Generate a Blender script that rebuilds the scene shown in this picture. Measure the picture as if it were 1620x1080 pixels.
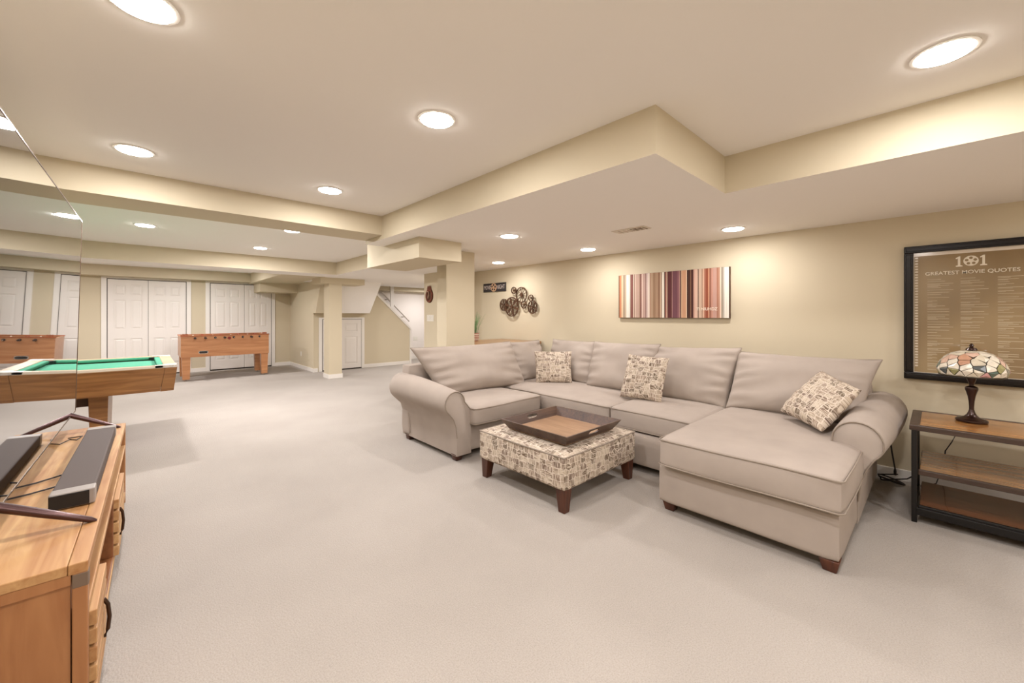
import bpy, bmesh, math, random
from mathutils import Vector, Matrix, noise
SC = bpy.context.scene
for o in list(bpy.data.objects): bpy.data.objects.remove(o)
COL = SC.collection
random.seed(7)
R = math.radians

# ------------------------------------------------------------------ camera, light, exposure
YAW = 43.158
cd = bpy.data.cameras.new('camera'); cam = bpy.data.objects.new('camera', cd); COL.objects.link(cam)
cam.location = (0, 0, 1.28); cam.rotation_euler = (R(90), 0, R(-YAW))
cd.sensor_width = 36; cd.lens = 629.2/1620*36; cd.shift_y = -41/1620; cd.clip_start = .02
SC.camera = cam
SC.view_settings.view_transform = 'Standard'; SC.view_settings.look = 'None'
SC.view_settings.gamma = 1; SC.view_settings.use_curve_mapping = False
SC.view_settings.exposure = 0.50
w = bpy.data.worlds.new('world'); SC.world = w; w.use_nodes = True
w.node_tree.nodes['Background'].inputs[0].default_value = (1, .95, .88, 1)
w.node_tree.nodes['Background'].inputs[1].default_value = .3
LAMP_W = 8.2
LAMP_C = (1, .98, 1.005)

# ------------------------------------------------------------------ materials
def s2l(c):
    return tuple(((x/255)/12.92 if x/255 <= .04045 else ((x/255+.055)/1.055)**2.4) for x in c)
def newmat(name):
    m = bpy.data.materials.new(name); m.use_nodes = True
    return m, m.node_tree.nodes, m.node_tree.links, m.node_tree.nodes['Principled BSDF']
def ramp(N, stops):
    r = N.new('ShaderNodeValToRGB'); e = r.color_ramp.elements
    while len(e) < len(stops): e.new(.5)
    for i, (p, c) in enumerate(stops): e[i].position = p; e[i].color = (*c, 1)
    return r
def mat(name, rgb, rough=.6, metal=0, var=.0, vscale=6, bump=0, bscale=200, spec=.5, coat=0, emit=None, estr=0, lin=False, stretch=None):
    m, N, L, B = newmat(name)
    c = rgb if lin else s2l(rgb)
    B.inputs['Base Color'].default_value = (*c, 1); B.inputs['Roughness'].default_value = rough
    B.inputs['Metallic'].default_value = metal; B.inputs['Specular IOR Level'].default_value = spec
    B.inputs['Coat Weight'].default_value = coat
    if emit:
        B.inputs['Emission Color'].default_value = (*emit, 1); B.inputs['Emission Strength'].default_value = estr
    if var or bump:
        tc = N.new('ShaderNodeTexCoord'); mp = N.new('ShaderNodeMapping'); L.new(tc.outputs['Object'], mp.inputs[0])
        if stretch: mp.inputs['Scale'].default_value = stretch
    if var:
        n = N.new('ShaderNodeTexNoise'); n.inputs['Scale'].default_value = vscale; n.inputs['Detail'].default_value = 5
        L.new(mp.outputs[0], n.inputs['Vector'])
        r = ramp(N, [(.3, tuple(x*(1-var) for x in c)), (.7, tuple(min(1, x*(1+var)) for x in c))])
        L.new(n.outputs['Fac'], r.inputs[0]); L.new(r.outputs[0], B.inputs['Base Color'])
    if bump:
        n2 = N.new('ShaderNodeTexNoise'); n2.inputs['Scale'].default_value = bscale; n2.inputs['Detail'].default_value = 3
        L.new(mp.outputs[0], n2.inputs['Vector'])
        b = N.new('ShaderNodeBump'); b.inputs['Strength'].default_value = bump; b.inputs['Distance'].default_value = .003
        L.new(n2.outputs['Fac'], b.inputs['Height']); L.new(b.outputs[0], B.inputs['Normal'])
    return m
def wood(name, dark, light, rough=.4, axis=0, scale=1.0, coat=0, knots=.35):
    m, N, L, B = newmat(name)
    tc = N.new('ShaderNodeTexCoord'); mp = N.new('ShaderNodeMapping'); L.new(tc.outputs['Object'], mp.inputs[0])
    sc = [14*scale]*3; sc[axis] = 1.1*scale; mp.inputs['Scale'].default_value = sc
    n = N.new('ShaderNodeTexNoise'); n.inputs['Scale'].default_value = 1.6; n.inputs['Detail'].default_value = 8
    n.inputs['Distortion'].default_value = 1.2; L.new(mp.outputs[0], n.inputs['Vector'])
    mp2 = N.new('ShaderNodeMapping'); L.new(tc.outputs['Object'], mp2.inputs[0]); s2 = [2.4*scale]*3; s2[axis] = .7*scale
    mp2.inputs['Scale'].default_value = s2
    n2 = N.new('ShaderNodeTexNoise'); n2.inputs['Scale'].default_value = 1.3; n2.inputs['Detail'].default_value = 3
    L.new(mp2.outputs[0], n2.inputs['Vector'])
    mx = N.new('ShaderNodeMix'); mx.inputs[0].default_value = knots
    L.new(n.outputs['Fac'], mx.inputs[2]); L.new(n2.outputs['Fac'], mx.inputs[3])
    mid = tuple((a+b)/2 for a, b in zip(s2l(dark), s2l(light)))
    r = ramp(N, [(.32, s2l(dark)), (.5, mid), (.66, s2l(light))]); L.new(mx.outputs[0], r.inputs[0])
    L.new(r.outputs[0], B.inputs['Base Color']); B.inputs['Roughness'].default_value = rough; B.inputs['Coat Weight'].default_value = coat
    b = N.new('ShaderNodeBump'); b.inputs['Strength'].default_value = .12; b.inputs['Distance'].default_value = .002
    L.new(n.outputs['Fac'], b.inputs['Height']); L.new(b.outputs[0], B.inputs['Normal'])
    return m
def carpet_mat():
    m, N, L, B = newmat('carpet')
    tc = N.new('ShaderNodeTexCoord')
    n = N.new('ShaderNodeTexNoise'); n.inputs['Scale'].default_value = .9; n.inputs['Detail'].default_value = 4; L.new(tc.outputs['Object'], n.inputs['Vector'])
    f = N.new('ShaderNodeTexNoise'); f.inputs['Scale'].default_value = 180; f.inputs['Detail'].default_value = 3; L.new(tc.outputs['Object'], f.inputs['Vector'])
    mp = N.new('ShaderNodeMapping'); mp.inputs['Scale'].default_value = (130, 60, 1); mp.inputs['Rotation'].default_value = (0, 0, .03)
    L.new(tc.outputs['Object'], mp.inputs[0])
    v = N.new('ShaderNodeTexVoronoi'); v.inputs['Scale'].default_value = 1; v.voronoi_dimensions = '2D'; L.new(mp.outputs[0], v.inputs['Vector'])
    r = ramp(N, [(.35, s2l((161, 152, 143))), (.65, s2l((171, 162, 153)))]); L.new(n.outputs['Fac'], r.inputs[0])
    r2 = ramp(N, [(.25, (.80, .79, .77)), (.6, (1, 1, 1))]); L.new(f.outputs['Fac'], r2.inputs[0])
    mx = N.new('ShaderNodeMix'); mx.data_type = 'RGBA'; mx.blend_type = 'MULTIPLY'; mx.inputs[0].default_value = 1
    L.new(r.outputs[0], mx.inputs[6]); L.new(r2.outputs[0], mx.inputs[7]); L.new(mx.outputs[2], B.inputs['Base Color'])
    ad = N.new('ShaderNodeMath'); ad.operation = 'SUBTRACT'; L.new(f.outputs['Fac'], ad.inputs[0]); L.new(v.outputs['Distance'], ad.inputs[1])
    b = N.new('ShaderNodeBump'); b.inputs['Strength'].default_value = .4; b.inputs['Distance'].default_value = .003
    L.new(ad.outputs[0], b.inputs['Height']); L.new(b.outputs[0], B.inputs['Normal'])
    B.inputs['Roughness'].default_value = .95; B.inputs['Specular IOR Level'].default_value = .1
    B.inputs['Sheen Weight'].default_value = .15
    return m
def pattern_mat():
    """patchwork weave: uneven rectangles of taupe, cream and brown crossed by short stripes"""
    m, N, L, B = newmat('patchwork_weave')
    uv = N.new('ShaderNodeUVMap')
    def vm(scale, loc=(0, 0, 0)):
        mp = N.new('ShaderNodeMapping'); mp.inputs['Scale'].default_value = scale; mp.inputs['Location'].default_value = loc
        L.new(uv.outputs[0], mp.inputs[0]); return mp.outputs[0]
    def vor(scale, feature, loc=(0, 0, 0)):
        c = N.new('ShaderNodeTexVoronoi'); c.voronoi_dimensions = '2D'; c.distance = 'CHEBYCHEV'; c.inputs['Scale'].default_value = 1
        c.feature = feature; c.inputs['Randomness'].default_value = .62; L.new(vm(scale, loc), c.inputs['Vector']); return c
    cell = vor((18, 27, 1), 'F1'); edge = vor((18, 27, 1), 'F2')
    sep = N.new('ShaderNodeSeparateColor'); L.new(cell.outputs['Color'], sep.inputs[0])
    def noi(scale):
        a = N.new('ShaderNodeTexNoise'); a.inputs['Scale'].default_value = 1; a.inputs['Detail'].default_value = 1; L.new(vm(scale), a.inputs['Vector']); return a
    a = noi((180, 20, 1)); b_ = noi((20, 180, 1)); blot = noi((9, 9, 1))
    gt = N.new('ShaderNodeMath'); gt.operation = 'GREATER_THAN'; gt.inputs[1].default_value = .62; L.new(sep.outputs[0], gt.inputs[0])
    st = N.new('ShaderNodeMix'); L.new(gt.outputs[0], st.inputs[0]); L.new(a.outputs['Fac'], st.inputs[2]); L.new(b_.outputs['Fac'], st.inputs[3])
    base = ramp(N, [(0, s2l((172, 154, 136))), (.16, s2l((122, 104, 88))), (.30, s2l((158, 138, 122))), (.48, s2l((186, 168, 148))), (.62, s2l((126, 106, 94))), (.72, s2l((196, 180, 160))), (.9, s2l((112, 96, 80)))])
    base.color_ramp.interpolation = 'CONSTANT'; L.new(sep.outputs[1], base.inputs[0])
    lr = ramp(N, [(.50, (0, 0, 0)), (.56, (1, 1, 1))]); L.new(st.outputs[0], lr.inputs[0])
    dr = ramp(N, [(.40, (1, 1, 1)), (.45, (0, 0, 0))]); L.new(st.outputs[0], dr.inputs[0])
    def mix(f, A, c):
        mx = N.new('ShaderNodeMix'); mx.data_type = 'RGBA'; L.new(f, mx.inputs[0]); L.new(A, mx.inputs[6]); mx.inputs[7].default_value = (*s2l(c), 1); return mx.outputs[2]
    def mul(x, k):
        q = N.new('ShaderNodeMath'); q.operation = 'MULTIPLY'; L.new(x, q.inputs[0]); q.inputs[1].default_value = k; return q.outputs[0]
    c1 = mix(mul(lr.outputs[0], .8), base.outputs[0], (206, 192, 174)); c2 = mix(mul(dr.outputs[0], .6), c1, (98, 82, 68))
    d = N.new('ShaderNodeMath'); d.operation = 'SUBTRACT'; L.new(edge.outputs['Distance'], d.inputs[0]); L.new(cell.outputs['Distance'], d.inputs[1])
    lt = N.new('ShaderNodeMath'); lt.operation = 'LESS_THAN'; lt.inputs[1].default_value = .075; L.new(d.outputs[0], lt.inputs[0])
    c3 = mix(lt.outputs[0], c2, (212, 198, 182))
    L.new(c3, B.inputs['Base Color']); B.inputs['Roughness'].default_value = .9; B.inputs['Specular IOR Level'].default_value = .15
    bp = N.new('ShaderNodeBump'); bp.inputs['Strength'].default_value = .2; bp.inputs['Distance'].default_value = .002
    L.new(st.outputs[0], bp.inputs['Height']); L.new(bp.outputs[0], B.inputs['Normal'])
    return m

MW = mat('wall_paint', (206, 193, 167), .75, bump=.06, bscale=260, spec=.25)
MCE = mat('ceiling_paint', (242, 237, 231), .85, bump=.05, bscale=260, spec=.2)
MWH = mat('white_trim_paint', (232, 226, 218), .45, spec=.4)
MDOOR = mat('white_door_paint', (228, 221, 213), .5, spec=.4)
MHALL = mat('hall_white_paint', (232, 224, 216), .7, spec=.3)
MDARK = mat('dark_gap', (60, 50, 44), .8)
MCARPET = carpet_mat()
MF = mat('sofa_fabric', (170, 157, 146), .92, var=.05, vscale=5, bump=.35, bscale=700, spec=.15)
MFP = mat('sofa_piping', (150, 137, 124), .9, bump=.3, bscale=700, spec=.15)
MPAT = pattern_mat()
MLEG = wood('dark_walnut', (48, 22, 12), (92, 50, 30), .35, 2)
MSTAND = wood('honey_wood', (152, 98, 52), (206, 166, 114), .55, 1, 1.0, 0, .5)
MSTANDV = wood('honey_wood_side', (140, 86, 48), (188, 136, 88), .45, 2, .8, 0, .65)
MTABLE = wood('oak_shelf', (110, 68, 30), (186, 130, 72), .25, 1, 1.2, .35)
MPLUM = wood('dark_framed_edge', (46, 32, 25), (78, 58, 46), .35, 1, 1.5)
MBLK = mat('black_metal', (18, 15, 14), .35, spec=.4)
MTRAY = wood('tray_walnut', (52, 32, 22), (92, 64, 46), .4, 0, 1.3)
MTRAYF = wood('tray_base_wood', (128, 94, 66), (168, 132, 100), .4, 1, 1.3)
MTRAYL = wood('tray_inner_wood', (96, 72, 58), (132, 104, 86), .4, 0, 1.3)
MPOOL = wood('pool_walnut_laminate', (122, 80, 44), (166, 118, 70), .35, 0, 1.0, .1, .2)
MPOOLR = wood('pool_rail_wood', (176, 142, 104), (206, 176, 140), .3, 0, 1.0, .2)
MFELT = mat('green_felt', (84, 152, 124), .95, bump=.2, bscale=900, spec=.1)
MFOOS = wood('cherry_laminate', (178, 118, 76), (204, 148, 102), .35, 0, .8, .1, .2)
MFOOSD = wood('cherry_laminate_inner', (140, 70, 34), (170, 92, 50), .4, 0, .8)
MBLACK = mat('black_plastic', (20, 18, 18), .45)
MCHROME = mat('chrome', (210, 208, 205), .18, 1)
MSBG = mat('speaker_grille', (92, 80, 74), .75, bump=.5, bscale=1500)
MSBE = mat('speaker_end_cap', (152, 142, 134), .4, .2)
MTVLEG = mat('tv_leg_metal', (84, 62, 60), .28, .8)
MTVB = mat('tv_bezel', (120, 100, 84), .3, .8)
MBRZ = mat('bronze', (52, 30, 22), .3, .55, coat=.3)
MLEAD = mat('lead_came', (62, 54, 40), .45, .5)
MFRAME = mat('black_frame_lacquer', (20, 12, 10), .3, spec=.3)
MWHEEL = mat('rust_brown_iron', (84, 54, 32), .5, .4, var=.35, vscale=30)
MCORD = mat('cord_rubber', (34, 24, 22), .5)
MPLATE = mat('wall_plate_white', (226, 220, 208), .4)
MVENT = mat('vent_white', (214, 202, 186), .5)
MVDARK = mat('vent_dark', (120, 102, 84), .7)
MGRASS = mat('grass_green', (118, 148, 98), .6, var=.3, vscale=10)
MPOTR = mat('pot_terracotta', (160, 110, 92), .7, var=.25, vscale=20)
MPOTW = mat('pot_cream', (216, 198, 178), .7)
MBAR = wood('bar_table_wood', (120, 82, 48), (172, 132, 88), .35, 1, 1.0, .2)
MHANDLE = mat('pull_bronze', (70, 48, 34), .35, .7)
MRED = mat('red_plastic', (130, 24, 20), .4)
MCREAM = mat('cream_print', (226, 214, 196), .6)
MCREAM2 = mat('pale_ink', (196, 180, 152), .6)
MLENS = mat('lit_lens', (255, 255, 255), .5, emit=(1, .97, .92), estr=34)
# reflective screen
m, N, L, B = newmat('tv_screen_glass'); B.inputs['Base Color'].default_value = (.012, .010, .009, 1); B.inputs['Roughness'].default_value = .03
B.inputs['IOR'].default_value = 1.9; B.inputs['Coat Weight'].default_value = 1; B.inputs['Coat Roughness'].default_value = .01; MTV = m

# ------------------------------------------------------------------ mesh builder
class MB:
    def __init__(s): s.bm = bmesh.new(); s.mi = 0
    def _tag(s, faces, mi):
        for f in faces: f.material_index = mi
    def face(s, pts, mi=0):
        f = s.bm.faces.new([s.bm.verts.new(p) for p in pts]); f.material_index = mi; return s
    def hexa(s, P, mi=0, bevel=0):
        """P: 8 points, bottom ring ccw then top ring"""
        v = [s.bm.verts.new(p) for p in P]
        fs = [s.bm.faces.new([v[i] for i in q]) for q in ((3, 2, 1, 0), (4, 5, 6, 7), (0, 1, 5, 4), (1, 2, 6, 5), (2, 3, 7, 6), (3, 0, 4, 7))]
        s._tag(fs, mi)
        if bevel:
            es = list({e for f in fs for e in f.edges})
            bmesh.ops.bevel(s.bm, geom=es, offset=bevel, segments=2, affect='EDGES', profile=.5, material=-1)
        return s
    def box(s, x0, x1, y0, y1, z0, z1, mi=0, bevel=0):
        if x0 > x1: x0, x1 = x1, x0
        if y0 > y1: y0, y1 = y1, y0
        if z0 > z1: z0, z1 = z1, z0
        return s.hexa([(x0, y0, z0), (x1, y0, z0), (x1, y1, z0), (x0, y1, z0), (x0, y0, z1), (x1, y0, z1), (x1, y1, z1), (x0, y1, z1)], mi, bevel)
    def frustum(s, cx, cy, z0, z1, a0, a1, b0=None, b1=None, mi=0, bevel=0, sx=0, sy=0):
        b0 = b0 or a0; b1 = b1 or a1
        return s.hexa([(cx-a0+sx, cy-b0+sy, z0), (cx+a0+sx, cy-b0+sy, z0), (cx+a0+sx, cy+b0+sy, z0), (cx-a0+sx, cy+b0+sy, z0),
                       (cx-a1, cy-b1, z1), (cx+a1, cy-b1, z1), (cx+a1, cy+b1, z1), (cx-a1, cy+b1, z1)], mi, bevel)
    def prism(s, poly, f0, f1, mi=0):
        """poly list of 2-d pts; f0,f1 map (a,b)->3-d for the two ends"""
        a = [s.bm.verts.new(f0(*p)) for p in poly]; b = [s.bm.verts.new(f1(*p)) for p in poly]; n = len(poly)
        fs = [s.bm.faces.new(a), s.bm.faces.new(b[::-1])]
        for i in range(n): fs.append(s.bm.faces.new([a[(i+1) % n], a[i], b[i], b[(i+1) % n]]))
        s._tag(fs, mi); return s
    def ring(s, rings, closed=True, cap=True, mi=0, loop=False):
        vs = [[s.bm.verts.new(p) for p in r] for r in rings]; n = len(rings[0]); fs = []
        K = len(vs)
        for k in range(K if loop else K-1):
            A, Bq = vs[k], vs[(k+1) % K]
            for i in range(n if closed else n-1):
                fs.append(s.bm.faces.new([A[i], A[(i+1) % n], Bq[(i+1) % n], Bq[i]]))
        if cap and closed and not loop:
            fs.append(s.bm.faces.new(vs[0][::-1])); fs.append(s.bm.faces.new(vs[-1]))
        s._tag(fs, mi); return s
    def lathe(s, prof, c=(0, 0, 0), n=32, mi=0, ax='Z', sq=(1, 1)):
        rings = []
        for r, h in prof:
            rr = []
            for i in range(n):
                a = 2*math.pi*i/n; u, v = r*math.cos(a)*sq[0], r*math.sin(a)*sq[1]
                p = {'Z': (u, v, h), 'Y': (u, h, v), 'X': (h, u, v)}[ax]
                rr.append((c[0]+p[0], c[1]+p[1], c[2]+p[2]))
            rings.append(rr)
        return s.ring(rings, mi=mi)
    def tube(s, path, r, n=8, mi=0, loop=False):
        P = [Vector(p) for p in path]; K = len(P); rings = []; up = Vector((0, 0, 1))
        for k in range(K):
            a = P[(k-1) % K] if (k > 0 or loop) else P[k]; b = P[(k+1) % K] if (k < K-1 or loop) else P[k]
            t = (b-a).normalized()
            q = up if abs(t.dot(up)) < .95 else Vector((1, 0, 0))
            u = t.cross(q).normalized(); v = t.cross(u).normalized()
            rings.append([P[k]+u*(r*math.cos(2*math.pi*i/n))+v*(r*math.sin(2*math.pi*i/n)) for i in range(n)])
        return s.ring(rings, mi=mi, loop=loop)
    def sphere(s, c, r, mi=0, sc=(1, 1, 1), seg=16):
        g = bmesh.ops.create_uvsphere(s.bm, u_segments=seg, v_segments=seg//2+1, radius=r)
        for v in g['verts']: v.co = Vector((v.co.x*sc[0]+c[0], v.co.y*sc[1]+c[1], v.co.z*sc[2]+c[2]))
        return s
    def build(s, name, mats, parent=None, smooth=False, uv=False, angle=40):
        bm = s.bm
        bmesh.ops.recalc_face_normals(bm, faces=bm.faces)
        if uv:
            lay = bm.loops.layers.uv.new('UVMap')
            for f in bm.faces:
                n = f.normal; a = max(range(3), key=lambda i: abs(n[i]))
                for l in f.loops:
                    c = l.vert.co; l[lay].uv = {0: (c.y, c.z), 1: (c.x+.37, c.z), 2: (c.x, c.y+.21)}[a]
        me = bpy.data.meshes.new(name); bm.to_mesh(me); bm.free()
        for mm in (mats if isinstance(mats, (list, tuple)) else [mats]): me.materials.append(mm)
        if smooth:
            for p in me.polygons: p.use_smooth = True
            try: me.set_sharp_from_angle(angle=R(angle))
            except Exception: pass
        o = bpy.data.objects.new(name, me); COL.objects.link(o)
        if parent: o.parent = parent
        return o
def thing(name, label, cat, loc=(0, 0, 0), rz=0, group=None):
    o = bpy.data.objects.new(name, None); COL.objects.link(o); o.location = loc; o.rotation_euler = (0, 0, rz)
    o['label'] = label; o['category'] = cat
    if group: o['group'] = group
    return o
def tag(o, label, cat, group=None):
    o['label'] = label; o['category'] = cat
    if group: o['group'] = group
    return o
def struct(o, label=None):
    o['kind'] = 'structure'
    if label: o['label'] = label
    return o
def sroot(name, label, loc=(0, 0, 0)):
    o = bpy.data.objects.new(name, None); COL.objects.link(o); o.location = loc; o['kind'] = 'structure'; o['label'] = label; return o
def text_obj(body, name, mtl, loc, rot, size, parent=None, ext=.0006, align='CENTER', sx=1, bold=0):
    c = bpy.data.curves.new('tmp', 'FONT'); c.body = body; c.size = size; c.extrude = ext; c.align_x = align; c.align_y = 'CENTER'; c.offset = bold
    c.resolution_u = 3
    t = bpy.data.objects.new('tmp', c); COL.objects.link(t)
    dg = bpy.context.evaluated_depsgraph_get(); me = bpy.data.meshes.new_from_object(t.evaluated_get(dg))
    bpy.data.objects.remove(t); me.materials.clear(); me.materials.append(mtl)
    o = bpy.data.objects.new(name, me); COL.objects.link(o)
    o.matrix_basis = Matrix.Translation(loc) @ rot @ Matrix.Diagonal((sx, 1, 1, 1))
    if parent: o.parent = parent
    return o

# ------------------------------------------------------------------ structure
HC, S = 2.283, 2.05
XR, YF, XC = 4.33, 11.5, 2.87
def lidded(name, x0, x1, y0, y1, z0, z1, under=1, label=None):
    """box with wall paint sides and its own paint below (0 wall, 1 ceiling)"""
    b = MB(); b.box(x0, x1, y0, y1, z0, z1)
    for f in b.bm.faces:
        f.normal_update()
        if f.normal.z < -.5: f.material_index = under
    return struct(b.build(name, [MW, MCE]), label)
struct(MB().box(-3.1, 8.3, -2.7, 12.2, -.1, 0).build('floor', MCARPET), 'cream loop pile carpet floor')
struct(MB().box(-3.1, 8.3, -2.7, 12.2, HC, HC+.1).build('ceiling', MCE), 'flat off-white ceiling')
struct(MB().box(XR, XR+.1, -2.6, 5.62, 0, HC).build('wall_right', MW), 'tan wall behind the sectional sofa')
struct(MB().box(-3.1, XC+.05, YF, YF+.1, 0, HC).build('wall_far', MW), 'tan wall with the two closets')
struct(MB().box(-.76, -.66, -2.6, 4.45, 0, HC).build('wall_left', MW), 'wall behind the television')
struct(MB().box(-3.1, -.66, 4.45, 4.55, 0, HC).build('wall_left_return', MW))
struct(MB().box(-3.2, -3.1, 4.45, YF+.1, 0, HC).build('wall_left_far', MW))
struct(MB().box(-.76, XR+.1, -2.7, -2.6, 0, HC).build('wall_behind', MW))
struct(MB().box(XC, XC+.1, 9.7, YF, 0, HC).build('wall_alcove_side', MW), 'short tan wall beside the closets')
struct(MB().box(XC, 4.1, 9.6, 9.7, 0, HC).build('wall_under_stair', MW), 'wall with the low storage door')
# knee wall below the handrail (sloped top)
kn = MB(); kp = [(4.1, 0), (5.26, 0), (5.26, .66), (4.1, 2.10), (4.1, 2.1)]
kn.prism([(4.1, 0), (5.26, 0), (5.26, .92), (4.1, 2.02)], lambda x, z: (x, 9.6, z), lambda x, z: (x, 9.72, z))
struct(kn.build('wall_stair_knee', MW), 'half wall with sloping top beside the stairs')
cp = MB(); cp.prism([(4.08, 2.035), (5.28, .90), (5.28, .965), (4.08, 2.10)], lambda x, z: (x, 9.57, z), lambda x, z: (x, 9.75, z))
struct(cp.build('trim_1', MWH), 'white sloping cap on the stair half wall')
b = MB(); b.box(5.255, 5.30, 9.57, 9.75, 0, .92); struct(b.build('trim_2', MWH))
# sloping underside of the upper stair flight
b = MB()
L0, L1 = 3.0, 4.04
b.hexa([(2.82, 9.3, 1.335), (L0, 9.3, 1.335), (L0, 9.62, 1.335), (2.82, 9.62, 1.335), (2.82, 8.8, HC), (L0, 8.8, HC), (L0, 9.62, HC), (2.82, 9.62, HC)])
left_end = set(b.bm.faces)
b.hexa([(L0, 9.3, 1.335), (L1, 9.3, 1.335), (4.12, 9.62, 1.335), (L0, 9.62, 1.335), (L0, 8.8, HC), (4.2, 8.8, HC), (4.3, 9.62, HC), (L0, 9.62, HC)])
for f in b.bm.faces:
    f.normal_update()
    if f.normal.y < -.3 and f not in left_end: f.material_index = 1
struct(b.build('stair_soffit', [MW, MCE]), 'sloping underside of the upper stair flight')
struct(MB().box(3.9, 8.3, 10.6, 10.7, 0, HC).build('wall_stairwell', MHALL), 'white stairwell wall')
struct(MB().box(8.2, 8.3, 6.5, 10.7, 0, HC).build('wall_hall_end', MHALL))
lidded('trim_3', 4.35, 8.2, 10.2, 10.6, 1.96, HC, 0)
struct(MB().box(5.0, 5.1, 10.17, 10.2, 0, 2.17).build('trim_4', MWH))
struct(MB().box(3.86, 8.3, 5.62, 6.5, 0, HC).build('wall_hall', MW), 'tan wall block with the light switch')
lidded('pillar', 2.597, 3.005, 3.88, 4.079, 0, S, label='square tan pillar behind the sofa')
lidded('post', 2.808, 3.063, 8.41, 8.72, 0, S, label='slim tan post in the far room')
lidded('post_capital', 2.643, 3.536, 8.40, 8.93, 1.93, S+.02, 0)
# soffits and beams
lidded('soffit_right', 1.79, XR, .912, 4.23, S, HC+.02, label='dropped ceiling over the sofa')
lidded('soffit_near', 2.697, XR, -2.6, .912, S, HC+.02)
lidded('soffit_hall', 2.722, 8.2, 4.23, 9.9, S, HC+.02)
lidded('beam_middle', -3.1, 1.80, 3.832, 4.25, 2.093, HC+.02, 0, label='ceiling beam crossing the room')
lidded('box_beam', 1.986, 2.49, 3.44, 4.64, 1.847, HC-.01, 0, label='boxed beam beside the pillar')
b2 = lidded('box_beam_side', 2.45, 2.80, 3.88, 4.64, 1.95, HC-.01, 0)
lidded('beam_far', -3.1, 2.722, 7.765, 8.35, S, HC+.02, label='farther ceiling beam')
lidded('soffit_corner', 1.94, 2.722, 8.35, YF, S, HC+.02, 0)
lidded('soffit_alcove', 2.722, XC+.05, 9.9, YF, S, HC+.02, 0)
lidded('soffit_closets', -3.1, 1.945, 11.2, YF, 2.075, HC+.02, 0)
lidded('duct_box', 2.06, XC, 10.8, YF, 1.84, S+.02, 0, label='small boxed duct at the closet corner')
# baseboards
def base(name, x0, x1, y0, y1, h=.085):
    b = MB(); b.box(x0, x1, y0, y1, 0, h, bevel=.003); return struct(b.build(name, MWH))
base('baseboard_right', XR-.014, XR+.01, -2.6, 5.62)
base('baseboard_far', .85, 1.126, YF-.014, YF+.01); base('baseboard_far', 2.51, XC, YF-.014, YF+.01); base('baseboard_far', -3.1, -.55, YF-.014, YF+.01)
base('baseboard_alcove', XC-.014, XC+.01, 9.6, YF); base('baseboard_storage', XC-.014, 2.96, 9.586, 9.61); base('baseboard_stair', 4.03, 5.255, 9.586, 9.61)
base('baseboard_hall', 3.846, 3.87, 5.62, 6.5); base('baseboard_stairwell', 5.3, 8.2, 10.586, 10.61)
b = MB(); b.box(2.796, 3.075, 8.398, 8.73, 0, .085); struct(b.build('baseboard_post', MWH))
b = MB(); b.box(2.585, 3.017, 3.868, 4.09, 0, .085); struct(b.build('baseboard_pillar', MWH))
base('baseboard_left', -.67, -.645, -2.6, 4.45)

# doors ---------------------------------------------------------------
def leaf(root, x0, x1, z0, z1, y, cols, rows, stile=.09, name='door_leaf'):
    """leaf in the XZ plane facing -Y with recessed raised panels"""
    b = MB(); wd = x1-x0
    pw = (wd-stile*2-stile*.85*(cols-1))/cols
    xs = [x0+stile+i*(pw+stile*.85) for i in range(cols)]
    b.box(x0, x1, y+.012, y+.035, z0, z1)
    ex = [x0]+[q for x in xs for q in (x, x+pw)]+[x1]
    for i in range(0, len(ex), 2): b.box(ex[i], ex[i+1], y, y+.013, z0, z1)
    ez = [z0]+[q for r in rows for q in r]+[z1]
    for i in range(0, len(ez), 2):
        for x in xs: b.box(x, x+pw, y, y+.013, ez[i], ez[i+1])
    o = b.build(name, MDOOR, root)
    for x in xs:
        for (a, c) in rows:
            p = MB(); g = .012; k = .03
            p.hexa([(x+g, y+.0125, a+g), (x+pw-g, y+.0125, a+g), (x+pw-g, y+.0125, c-g), (x+g, y+.0125, c-g),
                    (x+g+k, y+.002, a+g+k), (x+pw-g-k, y+.002, a+g+k), (x+pw-g-k, y+.002, c-g-k), (x+g+k, y+.002, c-g-k)])
            p.build('door_panel', MDOOR, o)
    return o
def casing(root, x0, x1, zt, y, wd=.08):
    b = MB(); b.box(x0-wd, x0, y-.018, y+.01, 0, zt+wd*.5, bevel=.004); b.build('door_casing', MWH, root)
    b = MB(); b.box(x1, x1+wd, y-.018, y+.01, 0, zt+wd*.5, bevel=.004); b.build('door_casing', MWH, root)
    b = MB(); b.box(x0, x1, y-.016, y+.01, zt, zt+wd*.5, bevel=.003); b.build('door_casing', MWH, root)
rows6 = [(.24, .80), (1.0, 1.60), (1.70, 1.92)]
for n, (x0, x1, xm) in enumerate(((-.478, .776, .142), (1.195, 2.443, 1.86))):
    r = sroot('door_%d' % (n+1), ['white panelled closet doors behind the pool table', 'white panelled closet doors behind the foosball table'][n])
    casing(r, x0, x1, 2.036, YF)
    MB().box(x0, x1, YF-.002, YF+.004, 0, 2.036).build('door_opening', MDARK, r)
    leaf(r, x0+.012, xm-.003, .03, 2.022, YF-.028+.003, 2, rows6)
    leaf(r, xm+.003, x1-.012, .03, 2.022, YF-.028+.003, 2, rows6)
r = sroot('door_3', 'low white storage door under the stairs')
casing(r, 3.05, 3.96, 1.20, 9.6, .07)
MB().box(3.05, 3.96, 9.592, 9.602, 0, 1.20).build('door_opening', MDARK, r)
leaf(r, 3.065, 3.948, .03, 1.19, 9.575, 2, [(.13, .78), (.90, 1.09)], .10)
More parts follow.
